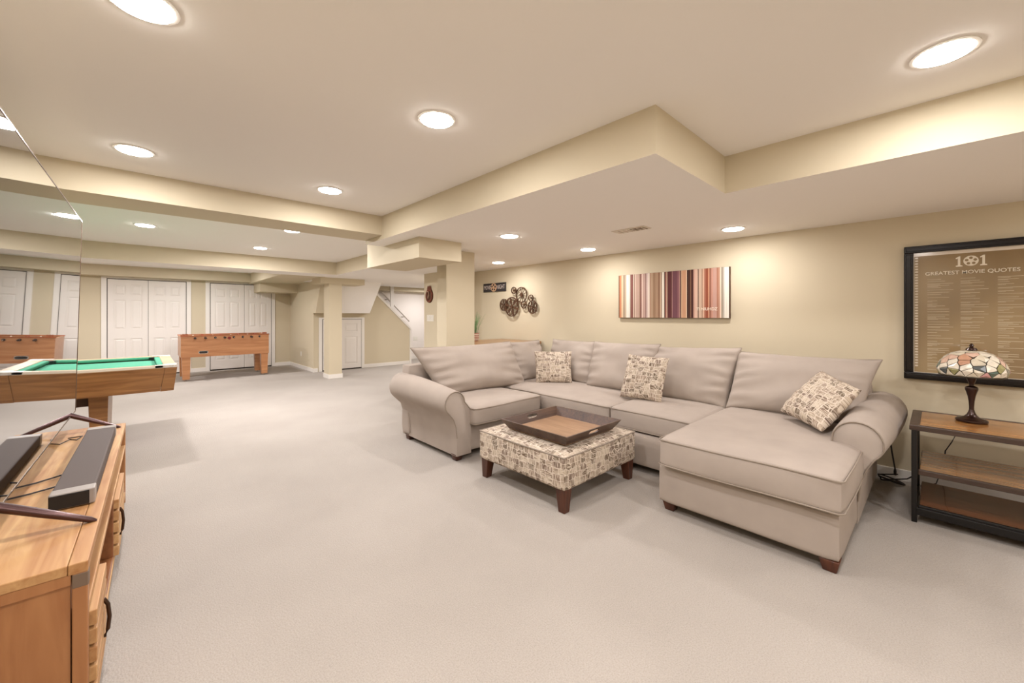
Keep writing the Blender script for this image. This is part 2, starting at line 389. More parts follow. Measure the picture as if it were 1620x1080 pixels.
# handrail on the stairwell wall
hr = MB(); hr.tube([(4.88, 10.45, 1.93), (5.72, 10.45, 1.12)], .026, 10)
hrt = hr.build('handrail', mat('grey_rail', (214, 204, 194), .5)); tag(hrt, 'slim grey handrail climbing the white stairwell wall', 'handrail')
for x in (5.05, 5.55):
    MB().box(x-.012, x+.012, 10.45, 10.60, 1.93-(x-4.86)*.964-.035, 1.93-(x-4.86)*.964-.01).build('bracket', MWH, hrt)

# ceiling lights ---------------------------------------------------------
def downlight(x, y, z, label, group, watts=LAMP_W, r=.083):
    t = thing('recessed_light', label, 'ceiling light', (x, y, z), 0, group)
    b = MB(); prof = [(r+.012, 0), (r+.012, -.004), (r, -.006), (r-.003, -.002), (r-.003, .0)]
    b.lathe(prof, n=40); b.build('trim_ring', MWH, t, True)
    b = MB(); b.lathe([(r-.003, -.0005), (r-.004, -.009), (r-.012, -.012), (.0005, -.013)], n=40); b.build('lens', MLENS, t)
    ld = bpy.data.lights.new('lamp', 'AREA'); ld.shape = 'DISK'; ld.size = .15; ld.energy = watts; ld.color = LAMP_C; ld.spread = R(180)
    lo = bpy.data.objects.new('lamp', ld); COL.objects.link(lo); lo.parent = t; lo.location = (0, 0, -.015)
    return t
G = 'recessed ceiling lights'
for x, y, z, lb in ((.007, 1.744, HC, 'recessed ceiling light nearest the upper left corner of the room, over the television stand'),
                    (1.111, 1.748, HC, 'large round recessed light in the middle of the raised ceiling'),
                    (-.02, 3.33, HC, 'recessed light in the raised ceiling near the beam, towards the television'),
                    (1.113, 3.315, HC, 'recessed light in the raised ceiling close to the beam corner'),
                    (2.24, -.02, HC, 'recessed light in the raised ceiling above the poster side of the room'),
                    (.05, 6.0, HC, 'recessed light beyond the beam, over the pool table'),
                    (1.312, 6.85, HC, 'recessed light in the far ceiling near the farther beam'),
                    (1.32, 5.20, HC, 'recessed light mostly hidden by the crossing beam'),
                    (2.612, 2.822, S, 'recessed light in the dropped ceiling, left one above the sofa'),
                    (3.80, 2.764, S, 'recessed light in the dropped ceiling between the wheel art and the striped canvas'),
                    (3.80, 4.345, S, 'small recessed light in the dropped ceiling above the reel sign'),
                    (3.84, 1.23, S, 'recessed light in the dropped ceiling above the striped canvas'),
                    (1.11, .15, HC, 'unseen recessed light added for fill above the photographer'),  # added out of view as fill light for the near room
                    (.007, .15, HC, 'unseen recessed light added for fill behind the photographer by the television wall'),  # out-of-frame fill, added behind the camera
                    (2.24, -1.7, HC, 'unseen recessed light added for fill near the rear wall'),  # added fill behind the camera, lifts the carpet on the right
                    (3.7, -1.25, S, 'unseen recessed light added for fill in the dropped ceiling past the poster'),  # added outside the frame to brighten carpet and console table
                    (.6, -1.6, HC, 'unseen recessed light added for fill in the rear middle'),  # another unseen fill light added behind the camera
                    (-1.6, 6.0, HC, 'unseen recessed light added for brightness over the hidden end of the pool table'),  # added out of sight to brighten the far room
                    (-1.0, 9.6, HC, 'unseen recessed light added for brightness in the far left room'),  # added unseen, brightens the far room
                    (.9, 9.9, HC, 'unseen recessed light added for brightness over the foosball table behind the farther beam'),  # unseen light added to lift the closet wall and far floor
                    (6.0, 9.6, S, 'recessed light in the stair hall'),
                    (4.95, 7.25, S, 'recessed light in the hall before the stairs')):
    downlight(x, y, z, lb, G, LAMP_W*(1.2 if x < -1.2 else 2.3 if (x < .1 and y < 7 and y > 4.5) else 4.2 if (1.2 < x < 2 and y > 6) else 3.5 if y > 4.5 and z == HC else 1.8 if y < -1.5 else .85 if x > 2 and z == HC else 1.15 if y < .2 and z == HC else 1.0 if z == HC else 1.9 if y > 9 else 4.0 if y > 4.5 and x > 4.5 else 1.3 if y > 4.5 else .68))

# ceiling vent ------------------------------------------------------------
t = thing('ceiling_vent', 'slim white slotted vent in the dropped ceiling', 'vent', (3.215, 1.87, S))
b = MB(); b.box(-.07, .07, -.16, .16, -.006, 0, bevel=.002); b.build('vent_frame', MVENT, t)
b = MB(); b.box(-.045, .045, -.14, -.01, -.008, -.005); b.build('vent_opening', MVDARK, t)
for k in range(6):
    b = MB(); b.box(-.045, .045, -.13+k*.046, -.122+k*.046, -.012, -.006); b.build('slat', MVENT, t)

# ------------------------------------------------------------------ sectional sofa
sofa = thing('sectional_sofa', 'beige L-shaped fabric sectional sofa with chaise and rolled arms', 'sofa', (3.2, 2.3, 0))
sofa_o = Vector((3.2, 2.3, 0))
SO = lambda mb: [setattr(v, 'co', v.co-sofa_o) for v in mb.bm.verts] and mb or mb
def rounded(x0, x1, y0, y1, z0, z1, r, crown=0, bulge=0, n=14, amp=.004, seed=0, nf=3.0):
    bm = bmesh.new(); cx, cy, cz = (x0+x1)/2, (y0+y1)/2, (z0+z1)/2; hx, hy, hz = (x1-x0)/2, (y1-y0)/2, (z1-z0)/2
    g = bmesh.ops.create_cube(bm, size=2)
    bmesh.ops.subdivide_edges(bm, edges=bm.edges[:], cuts=n, use_grid_fill=True)
    for v in bm.verts:
        u = v.co.copy()
        # concentrate samples toward the edges
        q = Vector([math.copysign(abs(c)**.75, c) for c in u]) if False else u
        p = Vector((q.x*hx, q.y*hy, q.z*hz)); i = Vector((max(-hx+r, min(hx-r, p.x)), max(-hy+r, min(hy-r, p.y)), max(-hz+r, min(hz-r, p.z))))
        d = p-i
        if d.length > 1e-6:
            m_ = max(abs(d.x), abs(d.y), abs(d.z)); p = i+d.normalized()*m_
        ax, ay = 1-(p.x/hx)**2, 1-(p.y/hy)**2; az = 1-(p.z/hz)**2
        if u.z > .999 or p.z > hz-r: p.z += crown*max(0, ax)**.5*max(0, ay)**.5
        p.x += bulge*max(0, az)*max(0, ay)*(u.x); p.y += bulge*max(0, az)*max(0, ax)*(u.y)
        w_ = Vector((p.x+cx, p.y+cy, p.z+cz))
        nn = noise.noise_vector(w_*nf+Vector((seed, 0, 0)))
        v.co = w_+nn*amp
    mb = MB(); mb.bm.free(); mb.bm = bm
    return mb
def add(mb, name, mt, parent=None, smooth=True, uv=False, angle=60):
    SO(mb); return mb.build(name, mt, parent or sofa, smooth, uv, angle)
# upholstered bases
add(rounded(2.10, 4.2, 2.885, 3.80, .055, .30, .02, n=10), 'base', MF)
add(rounded(2.985, 4.2, 1.262, 2.90, .055, .30, .02, n=10), 'base', MF)
add(rounded(2.50, 4.2, .318, 1.258, .055, .305, .028, n=14, amp=.004), 'base', MF)
# back frames
add(rounded(2.0, 4.22, 3.66, 3.83, .07, .775, .03, n=8), 'back_frame', MF)
add(rounded(4.06, 4.23, .34, 3.83, .07, .775, .03, n=8), 'back_frame', MF)
# seat cushions
def seat(x0, x1, y0, y1, z0, z1, sd, crown=.025):
    c = add(rounded(x0, x1, y0, y1, z0, z1, .034, crown, .012, n=18, amp=.007, seed=sd, nf=2.2), 'seat_cushion', MF)
    r = .03; k = .010
    for zz in (z1-.016, z0+.018):
        pts = []
        for (cx, cy, a0) in ((x1-r, y1-r, 0), (x0+r, y1-r, 90), (x0+r, y0+r, 180), (x1-r, y0+r, 270)):
            for j in range(5):
                a = R(a0+j*22.5); pts.append(Vector((cx+(r+k*.35)*math.cos(a), cy+(r+k*.35)*math.sin(a), zz)))
        full = []
        for i in range(len(pts)):
            a, b_ = pts[i], pts[(i+1) % len(pts)]; m_ = max(1, int((b_-a).length/.06))
            for j in range(m_): full.append(a.lerp(b_, j/m_))
        hx, hy = (x1-x0)/2, (y1-y0)/2; cx, cy = (x0+x1)/2, (y0+y1)/2
        full = [p+noise.noise_vector(p*2.2+Vector((sd, 0, 0)))*.007 for p in full]
        mb = MB(); mb.tube(full, .0045, 6, loop=True); add(mb, 'piping', MFP, c)
    return c
seat(2.165, 3.03, 2.785, 3.62, .295, .465, 1)
seat(3.07, 4.0, 1.995, 3.62, .295, .475, 2)
seat(3.05, 4.0, 1.245, 1.99, .295, .475, 3)
seat(2.455, 3.98, .30, 1.235, .302, .495, 4, .03)
# pillows from four corners -----------------------------------------------
def pillow(BL, BR, TR, TL, T, mt, name, parent, off=None, pinch=.05, seed=0, wr=.022, n=40, pipe=True, uvs=.45, ear=.0, flat=.42, sag=0):
    BL, BR, TR, TL = map(Vector, (BL, BR, TR, TL)); nrm = (BR-BL).cross(TL-BL).normalized()
    lay_uv = {}
    def surf(u, v, side):
        uu = u*(1-pinch*(1-v*v)*abs(u)); vv = v*(1-pinch*(1-u*u)*abs(v))
        if v > 0: vv -= sag*(1-u*u)*v
        a, b_ = (uu+1)/2, (vv+1)/2
        p = BL.lerp(BR, a).lerp(TL.lerp(TR, a), b_)
        t = (max(0, 1-abs(u)**2.6)*max(0, 1-abs(v)**2.6))**flat
        q = nrm*(side*T/2*t*(1.0+.18*(-v)))
        # gathers running in from the side seams
        e = abs(u)**3*(1-abs(u)**8); g = math.sin(v*17+3*noise.noise((u*1.5+seed, v*2, seed)))*e
        e2 = abs(v)**4*(1-abs(v)**8); g2 = math.sin(u*13+seed)*e2
        q += nrm*side*wr*(g+.6*g2)
        q += nrm*side*wr*1.6*noise.noise((u*1.6+seed*3.1, v*1.6, seed*1.7))*t
        return p+q
    mb = MB(); bm = mb.bm; uvl = bm.loops.layers.uv.new('UVMap')
    P = {}
    lin = [math.sin((-1+2*i/n)*math.pi/2) for i in range(n+1)]
    for sd in (1, -1):
        for i in range(n+1):
            for j in range(n+1):
                edge = i in (0, n) or j in (0, n)
                key = (0 if edge else sd, i, j)
                if key not in P: P[key] = bm.verts.new(surf(lin[i], lin[j], 0 if edge else sd))
        for i in range(n):
            for j in range(n):
                ks = [(i, j), (i+1, j), (i+1, j+1), (i, j+1)]
                vs = [P[(0 if (a in (0, n) or b_ in (0, n)) else sd, a, b_)] for a, b_ in ks]
                if sd < 0: vs = vs[::-1]; ks = ks[::-1]
                f = bm.faces.new(vs)
                for l, (a, b_) in zip(f.loops, ks): l[uvl].uv = (lin[a]*.5*uvs+seed*.3, lin[b_]*.5*uvs+seed*.7)
    ofs = off if off is not None else Vector((0, 0, 0))
    for v in bm.verts: v.co -= ofs
    o = mb.build(name, mt, parent, True, False, 70)
    if pipe:
        pts = [surf(x, -1, 0) for x in lin]+[surf(1, y, 0) for y in lin[1:]]+[surf(x, 1, 0) for x in lin[::-1][1:]]+[surf(-1, y, 0) for y in lin[::-1][1:-1]]
        k = MB(); k.tube([p-ofs for p in pts], .0042, 6, loop=True); k.build('piping', MFP, o, True)
    return o
BC = dict(mt=MF, name='back_cushion', parent=sofa, off=sofa_o)
pillow((2.22, 3.40, .47), (3.36, 3.36, .46), (3.30, 3.56, .965), (1.98, 3.60, .955), .25, seed=1, sag=.03, pinch=.03, **BC)
pillow((3.30, 3.48, .47), (3.95, 3.48, .47), (3.92, 3.66, .95), (3.28, 3.60, .955), .20, seed=2, **BC)
pillow((3.86, 3.45, .47), (3.80, 2.70, .47), (4.02, 2.76, .965), (4.04, 3.50, .965), .22, seed=3, **BC)
pillow((3.72, 2.72, .47), (3.72, 2.00, .47), (3.98, 1.97, .98), (3.98, 2.80, .97), .24, seed=4, sag=.02, pinch=.04, **BC)
pillow((3.74, 2.06, .47), (3.72, 1.25, .47), (4.0, 1.21, .985), (4.0, 2.02, .95), .25, seed=5, sag=.02, pinch=.03, **BC)
pillow((3.68, 1.235, .49), (3.62, .36, .52), (3.98, .27, .955), (4.0, 1.24, .955), .23, seed=6, wr=.02, sag=.05, pinch=.04, **BC)

# rolled arms: profile in (s,z), s>0 points outward, swept along a
def arm(mapf, stations, inner, zb, panelside):
    """stations: list of (a, s_center, zc, r)"""
    def prof(sc, zc, r, inset=0):
        pts = [(-inner, zb), (-inner, zc-r*.9)]
        for k in range(0, 17):
            a = R(178-k*14.2); pts.append((sc+(r-inset)*math.cos(a), zc+(r-inset)*math.sin(a)))
        pts += [(.035, zc-r*1.35), (.012, zc-r*2.0), (0, zc-r*3.0 if zc-r*3.0 > zb+.05 else zb+.05), (0, zb)]
        return pts
    mb = MB(); rings = [[mapf(a, s_, z_) for s_, z_ in prof(sc, zc, r)] for a, sc, zc, r in stations]
    a0, sc0, zc0, r0 = stations[0]
    front = [mapf(a0-panelside*.014, s_*.97, z_ if z_ < zb+.02 else z_-.004) for s_, z_ in prof(sc0, zc0, r0-.008)]
    mb.ring([front]+rings)
    o = add(mb, 'arm', MF, None, True, angle=50)
    k = MB(); pts = [mapf(a0-panelside*.016, s_, z_) for s_, z_ in prof(sc0, zc0, r0-.006)][1:-1]
    k.tube(pts, .0045, 6); add(k, 'piping', MFP, o)
    return o
def lst(a0, a1, A, Bq, n=10):
    out = []
    for i in range(n+1):
        t = i/n; f = math.sin(t*math.pi/2)
        out.append((a0+(a1-a0)*t, A[0]+(Bq[0]-A[0])*f, A[1]+(Bq[1]-A[1])*f, A[2]+(Bq[2]-A[2])*f))
    # rounded rear end
    a, s_, z_, r = out[-1]
    out.append((a+math.copysign(.02, a1-a0), s_, z_-.004, r*.9)); out.append((a+math.copysign(.028, a1-a0), s_, z_-.01, r*.7))
    return out
# left arm, runs along Y, outward = -X, body outer face x=2.02
arm(lambda a, s_, z_: (2.02-s_, a, z_), lst(2.87, 3.80, (.02, .515, .108), (.03, .555, .135)), .16, .05, 1)
# right arm, runs along X, outward = -Y, body outer face y=.30
arm(lambda a, s_, z_: (a, .315-s_, z_), lst(3.10, 4.17, (-.003, .535, .122), (.03, .555, .142)), .13, .055, 1)
# legs
for x, y in ((2.06, 2.91), (2.06, 3.74), (2.545, .365), (2.57, 1.20), (4.12, .36), (4.12, 3.74), (3.05, 2.0), (3.12, 2.95)):
    b = MB(); b.frustum(x, y, .0, .062, .028, .042, bevel=.004); add(b, 'leg', MLEG)

# throw pillows --------------------------------------------------------------
TP = dict(mt=MPAT, name='throw_pillow', parent=None, pipe=False, pinch=.05, wr=.006, uvs=.44)
def tpil(c, label, *a, **k):
    q = pillow(*a, off=Vector(c), **k, **TP); q.location = c; tag(q, label, 'pillow', 'patchwork throw pillows on the sofa'); return q
tpil((3.48, 3.02, .5), 'square patchwork throw pillow propped in the sofa corner', (3.40, 3.22, .485), (3.68, 2.90, .49), (3.76, 2.97, .855), (3.47, 3.31, .855), .14, seed=11)
tpil((3.46, 1.87, .5), 'square patchwork throw pillow leaning between two middle back cushions', (3.40, 2.10, .495), (3.44, 1.70, .49), (3.60, 1.70, .885), (3.57, 2.10, .895), .13, seed=12)
tpil((3.45, .55, .5), 'tilted patchwork throw pillow lying against the chaise arm', (3.47, .79, .575), (3.16, .50, .545), (3.46, .335, .79), (3.76, .59, .865), .14, seed=13)

# ------------------------------------------------------------------ ottoman and tray
ot = thing('ottoman', 'square patchwork fabric ottoman with tapered dark wooden legs', 'ottoman', (2.415, 2.055, 0))
oo = Vector((2.415, 2.055, 0))
def sh(mb, o_): 
    for v in mb.bm.verts: v.co -= o_
    return mb
sh(rounded(1.975, 2.855, 1.62, 2.49, .148, .372, .022, .022, .006, n=14, amp=.003), oo).build('upholstery', MPAT, ot, True, True, 50)
b = MB(); z = .366
b.tube([(1.98, 1.625, z), (2.415, 1.612, z), (2.85, 1.625, z), (2.862, 2.055, z), (2.85, 2.485, z), (2.415, 2.498, z), (1.98, 2.485, z), (1.968, 2.055, z)], .005, 6, loop=True)
sh(b, oo).build('piping', MFP, ot, True)
for sx, sy in ((-1, -1), (1, -1), (1, 1), (-1, 1)):
    b = MB(); b.frustum(sx*.385, sy*.385, 0, .165, .026, .04, bevel=.004, sx=sx*.008, sy=sy*.008); b.build('leg', MLEG, ot)
tr = thing('serving_tray', 'square dark wood serving tray with slanted sides and handle holes', 'tray', (2.40, 2.005, .397))
b = MB(); b.box(-.285, .285, -.285, .285, 0, .008); b.build('tray_base', MTRAYF, tr)
def trayside(ang, handle):
    rot = Matrix.Rotation(R(ang), 4, 'Z'); H_, W0, W1, th = .072, .285, .333, .012
    def f(u, h, inn): # u in -1..1 along, h 0..1
        w_ = W0+(W1-W0)*h
        return rot @ Vector((u*w_ if abs(u) == 1 else u*.3, -(w_-inn), .002+h*H_))
    mb = MB()
    if not handle:
        mb.hexa([f(-1, 0, 0), f(1, 0, 0), rot@Vector((W0-th, -(W0-th), .002)), rot@Vector((-W0+th, -(W0-th), .002)), f(-1, 1, 0), f(1, 1, 0), rot@Vector((W1-th, -(W1-th), .002+H_)), rot@Vector((-W1+th, -(W1-th), .002+H_))])
    else:
        # outline with oval hole, bridged
        hole = [(.055*math.copysign(1, math.cos(a))*.6+.028*math.cos(a), .60+.2*math.sin(a)) for a in [R(11.25+22.5*i) for i in range(16)]]
        def P(x, h, inn):
            w_ = W0+(W1-W0)*h; lim = (w_-inn)/w_ if abs(x) > .2 else 1
            return rot @ Vector((x*lim, -(w_-inn), .002+h*H_))
        outer = []
        for (x, h) in hole:
            a = math.atan2((h-.6)*2, x/.3)
            outer.append(None)
        corners = lambda h: W0+(W1-W0)*h
        # simple strips: left block, right block, top strip, bottom strip around the hole + hole ring
        for inn in (0, th):
            o_ = [(-corners(0), 0), (0, 0), (corners(0), 0), (corners(1), 1), (0, 1), (-corners(1), 1)]
            hv = [mb.bm.verts.new(P(x, h, inn)) for x, h in hole]
            if inn: hin = hv
            else: hout = hv
            ov = [mb.bm.verts.new(P(x, h, inn)) for x, h in o_]
            if inn: oin = ov
            else: oout = ov
            # hole index: 0..7 upper half (angle 11..169), 8..15 lower half
            up_, lo_ = hv[:8], hv[8:]
            mb.bm.faces.new([ov[3], ov[4]]+[up_[3], up_[2], up_[1], up_[0]])
            mb.bm.faces.new([ov[4], ov[5]]+[up_[7], up_[6], up_[5], up_[4]])
            mb.bm.faces.new([ov[4], up_[4], up_[3]])
            mb.bm.faces.new([ov[0], ov[1]]+[lo_[3], lo_[2], lo_[1], lo_[0]])
            mb.bm.faces.new([ov[1], ov[2]]+[lo_[7], lo_[6], lo_[5], lo_[4]])
            mb.bm.faces.new([ov[1], lo_[4], lo_[3]])
            mb.bm.faces.new([ov[5], ov[0], lo_[0], up_[7]]); mb.bm.faces.new([ov[2], ov[3], up_[0], lo_[7]])
        for A, B2 in ((hout, hin), (oout, oin)):
            for i in range(len(A)): mb.bm.faces.new([A[i], A[(i+1) % len(A)], B2[(i+1) % len(A)], B2[i]])
    o_ = mb.build('tray_side', MTRAY, tr)
for a, h in ((0, True), (90, False), (180, True), (270, False)): trayside(a, h)

# ------------------------------------------------------------------ side shelf table
st = thing('shelf_table', 'long three-tier wood and black metal console table beneath the poster', 'table', (3.80, -.50, 0))
so = Vector((3.80, -.50, 0)); X0, X1, Y1, Y0 = 3.50, 4.08, .115, -1.12
def sb(name, mt, *a, **k):
    bev = k.pop('bevel', .003); b = MB(); b.box(*a, bevel=bev); return sh(b, so).build(name, mt, k.get('parent', st))
tp = sb('table_top', MTABLE, X0+.035, X1-.03, Y0+.03, Y1-.045, .575, .600)
for q in ((X0, X0+.037, Y0, Y1), (X1-.032, X1, Y0, Y1), (X0+.036, X1-.031, Y1-.047, Y1), (X0+.036, X1-.031, Y0, Y0+.04)):
    sb('edge_band', MPLUM, *q, .570, .602, parent=tp)
for z in (.305, .085):
    s_ = sb('shelf', MTABLE if z > .2 else wood('red_shelf', (70, 32, 14), (128, 70, 34), .25, 1, 1.2, .35), X0+.03, X1-.03, Y0+.03, Y1-.045, z, z+.022)
    sb('edge_band', MPLUM if z > .2 else MBLK, X0+.012, X0+.034, Y0+.03, Y1-.04, z-.008, z+.024, parent=s_)
    if z < .2: sb('rail', MBLK, X0+.004, X0+.03, Y0+.03, Y1-.03, .05, .095)
for y in (Y1-.022, Y0+.022):
    for x in (X0+.02, X1-.02): sb('leg', MBLK, x-.014, x+.014, y-.013, y+.013, 0, .572)
    sb('side_rail', MBLK, X0+.035, X1-.035, y-.012, y+.012, .04, .075)
    sb('side_rail', MBLK, X0+.035, X1-.035, y-.012, y+.012, .545, .571)
    for (za, zb) in ((.075, .54), (.54, .075)):
        b = MB(); b.tube([(X0+.04, y, za), (X1-.04, y, zb)], .009, 8); sh(b, so).build('cross_brace', MBLK, st, True)

# stained glass lamp --------------------------------------------------------
lx, ly = 3.885, -.155
lamp = thing('table_lamp', 'leaded stained glass dome lamp with bronze baluster base', 'lamp', (lx, ly, .602))
b = MB(); b.lathe([(.001, 0), (.098, 0), (.103, .006), (.102, .014), (.094, .019), (.07, .024), (.050, .030), (.032, .045), (.022, .062), (.0165, .078)], n=40, sq=(1, 1)); 
for v in b.bm.verts: v.co.x *= .70; v.co.y *= .70
b.build('base', MBRZ, lamp, True, angle=30)
b = MB(); b.lathe([(.0165, .075), (.016, .095), (.019, .13), (.026, .165), (.035, .19), (.041, .203), (.043, .212), (.039, .221), (.027, .227), (.0155, .230), (.0145, .238), (.020, .248), (.029, .268), (.033, .285), (.034, .295), (.012, .298)], n=40); 
for v in b.bm.verts: v.co.x *= .70; v.co.y *= .70
b.build('stem', MBRZ, lamp, True, angle=30)
b = MB(); b.tube([(0, 0, .29), (0, 0, .475)], .006, 10); b.lathe([(.001, .455), (.028, .457), (.022, .470), (.008, .476), (.011, .486), (.006, .497), (.001, .50)], n=20); b.build('finial', MBRZ, lamp, True)
RS, ZB, HS = .160, .296, .158
def dome(th, s_, dr=0):
    """s 0 rim .. 1 crown"""
    a = s_*math.pi/2; 
    tuck = -.018*max(0, (.16-s_)/.16)**1.3
    r = (RS+tuck+dr)*math.cos(a)**.78 if s_ < 1 else 0
    return Vector((r*math.cos(th), r*math.sin(th), ZB+(HS+dr)*math.sin(a)**1.0))
b = MB(); rings = []
for k in range(15):
    s_ = .93*k/14; rings.append([dome(2*math.pi*i/48, s_, -.0032) for i in range(48)])
b.ring(rings, cap=False); shade = b.build('lamp_shade', MLEAD, lamp, True)
b = MB(); b.tube([dome(2*math.pi*i/64, 0, 0) for i in range(64)], .005, 8, loop=True); b.build('rim', MLEAD, shade, True)
glass_cols = {'milk': (222, 212, 194), 'cream': (206, 194, 172), 'blush': (206, 172, 152), 'rust': (190, 144, 116), 'rose': (196, 150, 146), 'olive': (150, 144, 98), 'teal': (86, 106, 96), 'slate': (78, 84, 84), 'grey': (128, 124, 110)}
GM = {k: mat('glass_'+k, v, .22, var=.12, vscale=25, coat=.5) for k, v in glass_cols.items()}
rnd = random.Random(5); seeds = []
def ringseeds(s_, n, jit, cols, ph=0):
    for i in range(n):
        seeds.append((2*math.pi*(i+ph+rnd.uniform(-jit, jit))/n, s_+rnd.uniform(-jit, jit)*.1, cols[i % len(cols)]))
ringseeds(.035, 18, .2, ['milk', 'cream', 'rose', 'milk', 'milk', 'olive', 'milk', 'cream'])
ringseeds(.13, 18, .25, ['cream', 'teal', 'milk', 'grey', 'rose', 'milk', 'slate', 'olive', 'milk'], .5)
ringseeds(.24, 17, .25, ['milk', 'slate', 'milk', 'olive', 'cream', 'teal', 'milk', 'milk'])
ringseeds(.37, 14, .2, ['milk', 'rust', 'cream', 'milk', 'blush'], .5)
ringseeds(.52, 11, .2, ['blush', 'rust', 'cream', 'milk'])
ringseeds(.68, 9, .15, ['cream', 'blush', 'milk'], .5)
ringseeds(.85, 6, .1, ['milk', 'cream'])
SCL = lambda s_: RS*max(.25, math.cos(s_*1.45))   # metric width of a radian at s
LS = .22
for i, (ti, si, ci) in enumerate(seeds):
    k_ = SCL(si); hw = 2.2*k_*math.pi*2/18
    poly = [(-hw, -.13), (hw, -.13), (hw, .13), (-hw, .13)]; ok = True
    for j, (tj, sj, _) in enumerate(seeds):
        if j == i: continue
        dt = (tj-ti+math.pi) % (2*math.pi)-math.pi; dx, dy = dt*k_, (sj-si)*LS
        if dx*dx+dy*dy > .03: continue
        mx_, my_ = dx/2, dy/2; new = []
        for a in range(len(poly)):
            p, q = poly[a], poly[(a+1) % len(poly)]
            fp = (p[0]-mx_)*dx+(p[1]-my_)*dy; fq = (q[0]-mx_)*dx+(q[1]-my_)*dy
            if fp <= 0: new.append(p)
            if fp*fq < 0:
                t_ = fp/(fp-fq); new.append((p[0]+(q[0]-p[0])*t_, p[1]+(q[1]-p[1])*t_))
        poly = new
        if len(poly) < 3: break
    if len(poly) < 3: continue
    cx = sum(p[0] for p in poly)/len(poly); cy = sum(p[1] for p in poly)/len(poly)
    out = []
    for p in poly:
        d = math.hypot(p[0]-cx, p[1]-cy); f = max(.3, (d-.0028)/d) if d > 0 else 1
        th, s_ = ti+(cx+(p[0]-cx)*f)/k_, si+(cy+(p[1]-cy)*f)/LS
        out.append((th, min(.93, max(.012, s_))))
    mb = MB(); ctr = (sum(o_[0] for o_ in out)/len(out), sum(o_[1] for o_ in out)/len(out))
    V = [mb.bm.verts.new(dome(th, s_, .0006)) for th, s_ in out]; V0 = [mb.bm.verts.new(dome(th, s_, -.002)) for th, s_ in out]
    c_ = mb.bm.verts.new(dome(ctr[0], ctr[1], .0018)); n_ = len(V)
    for a in range(n_):
        mb.bm.faces.new([V[a], V[(a+1) % n_], c_]); mb.bm.faces.new([V[a], V0[a], V0[(a+1) % n_], V[(a+1) % n_]])
    mb.build('glass_pane', GM[ci], shade)

# lamp cord and tangled cable
b = MB(); b.tube([(4.20, -.10, .55), (4.26, -.10, .50), (4.27, -.098, .43), (4.25, -.075, .37), (4.26, -.045, .30), (4.27, -.04, .2), (4.26, 0, .05), (4.24, .08, .012)], .0035, 8)
tag(b.build('lamp_cord', MCORD, None, True), 'thin dark cord hanging behind the console table shelves', 'cord')
b = MB()
b.tube([(4.20, .245, .36), (4.205, .232, .24), (4.215, .222, .16), (4.22, .215, .105)], .005, 8)
b.lathe([(.008, 0), (.009, .03), (.005, .05)], c=(4.22, .215, .06), n=12)
pts = [(4.22, .20, .07)]
for lp in range(3):
    for k in range(14):
        a = k/14*2*math.pi; pts.append((4.17-.055*lp*.3+.05*math.sin(a)*(.8+.2*lp), .235+.075*math.cos(a)*(1-.15*lp), .035+.018*math.cos(a+lp)))
pts += [(4.22, .15, .05), (4.25, .09, .10), (4.27, .03, .12)]
b.tube(pts, .005, 8)
tag(b.build('power_cable', MCORD, None, True), 'coiled black power cable on the carpet between chaise arm and console table', 'cable')

# ------------------------------------------------------------------ wall pictures
XW = XR
# poster
pw = thing('framed_poster', 'large black-framed brown movie quotes poster on the right wall', 'poster', (XW-.02, -.165, 1.302))
fy0, fy1, fz0, fz1 = -.335, .335, -.503, .503
for a in ((fy0, fy1, fz1-.052, fz1), (fy0, fy1, fz0, fz0+.052), (fy0, fy0+.052, fz0+.052, fz1-.052), (fy1-.052, fy1, fz0+.052, fz1-.052)):
    b = MB(); b.box(-.022, .018, *a, bevel=.005); b.box(-.028, -.018, a[0]+.012, a[1]-.012, a[2]+.012, a[3]-.012, bevel=.003); b.build('frame_rail', MFRAME, pw)
m, N, L, B = newmat('poster_print'); tc = N.new('ShaderNodeTexCoord'); n = N.new('ShaderNodeTexNoise'); n.inputs['Scale'].default_value = 1.6; L.new(tc.outputs['Object'], n.inputs['Vector'])
r = ramp(N, [(.3, s2l((120, 96, 66))), (.7, s2l((152, 128, 92)))]); L.new(n.outputs['Fac'], r.inputs[0]); L.new(r.outputs[0], B.inputs['Base Color']); B.inputs['Roughness'].default_value = .06; B.inputs['Coat Weight'].default_value = 1; B.inputs['Coat Roughness'].default_value = .02; B.inputs['Coat IOR'].default_value = 1.5
MPR = m
MPWHT = mat('poster_white', (212, 198, 180), .12, coat=1)
MGLINK = mat('poster_ink', (222, 210, 190), .15, coat=.6)
sheet = MB(); sheet.box(-.004, .0, fy0+.052, fy1-.052, fz0+.052, fz1-.052); sheet = sheet.build('white_border', MPWHT, pw)
pr = MB(); pr.box(-.0045, -.003, fy0+.075, fy1-.056, fz0+.056, fz1-.078); pr = pr.build('print', MPR, pw)
for k in range(40):
    b = MB(); zz = fz1-.092-k*.0208; b.box(-.0052, -.0044, fy1-.076, fy1-.060, zz-.006, zz+.006); b.build('film_perforation', MPWHT, pr)
RX = Matrix(((0, 0, -1, 0), (-1, 0, 0, 0), (0, 1, 0, 0), (0, 0, 0, 1)))   # text facing -X, reading toward -Y
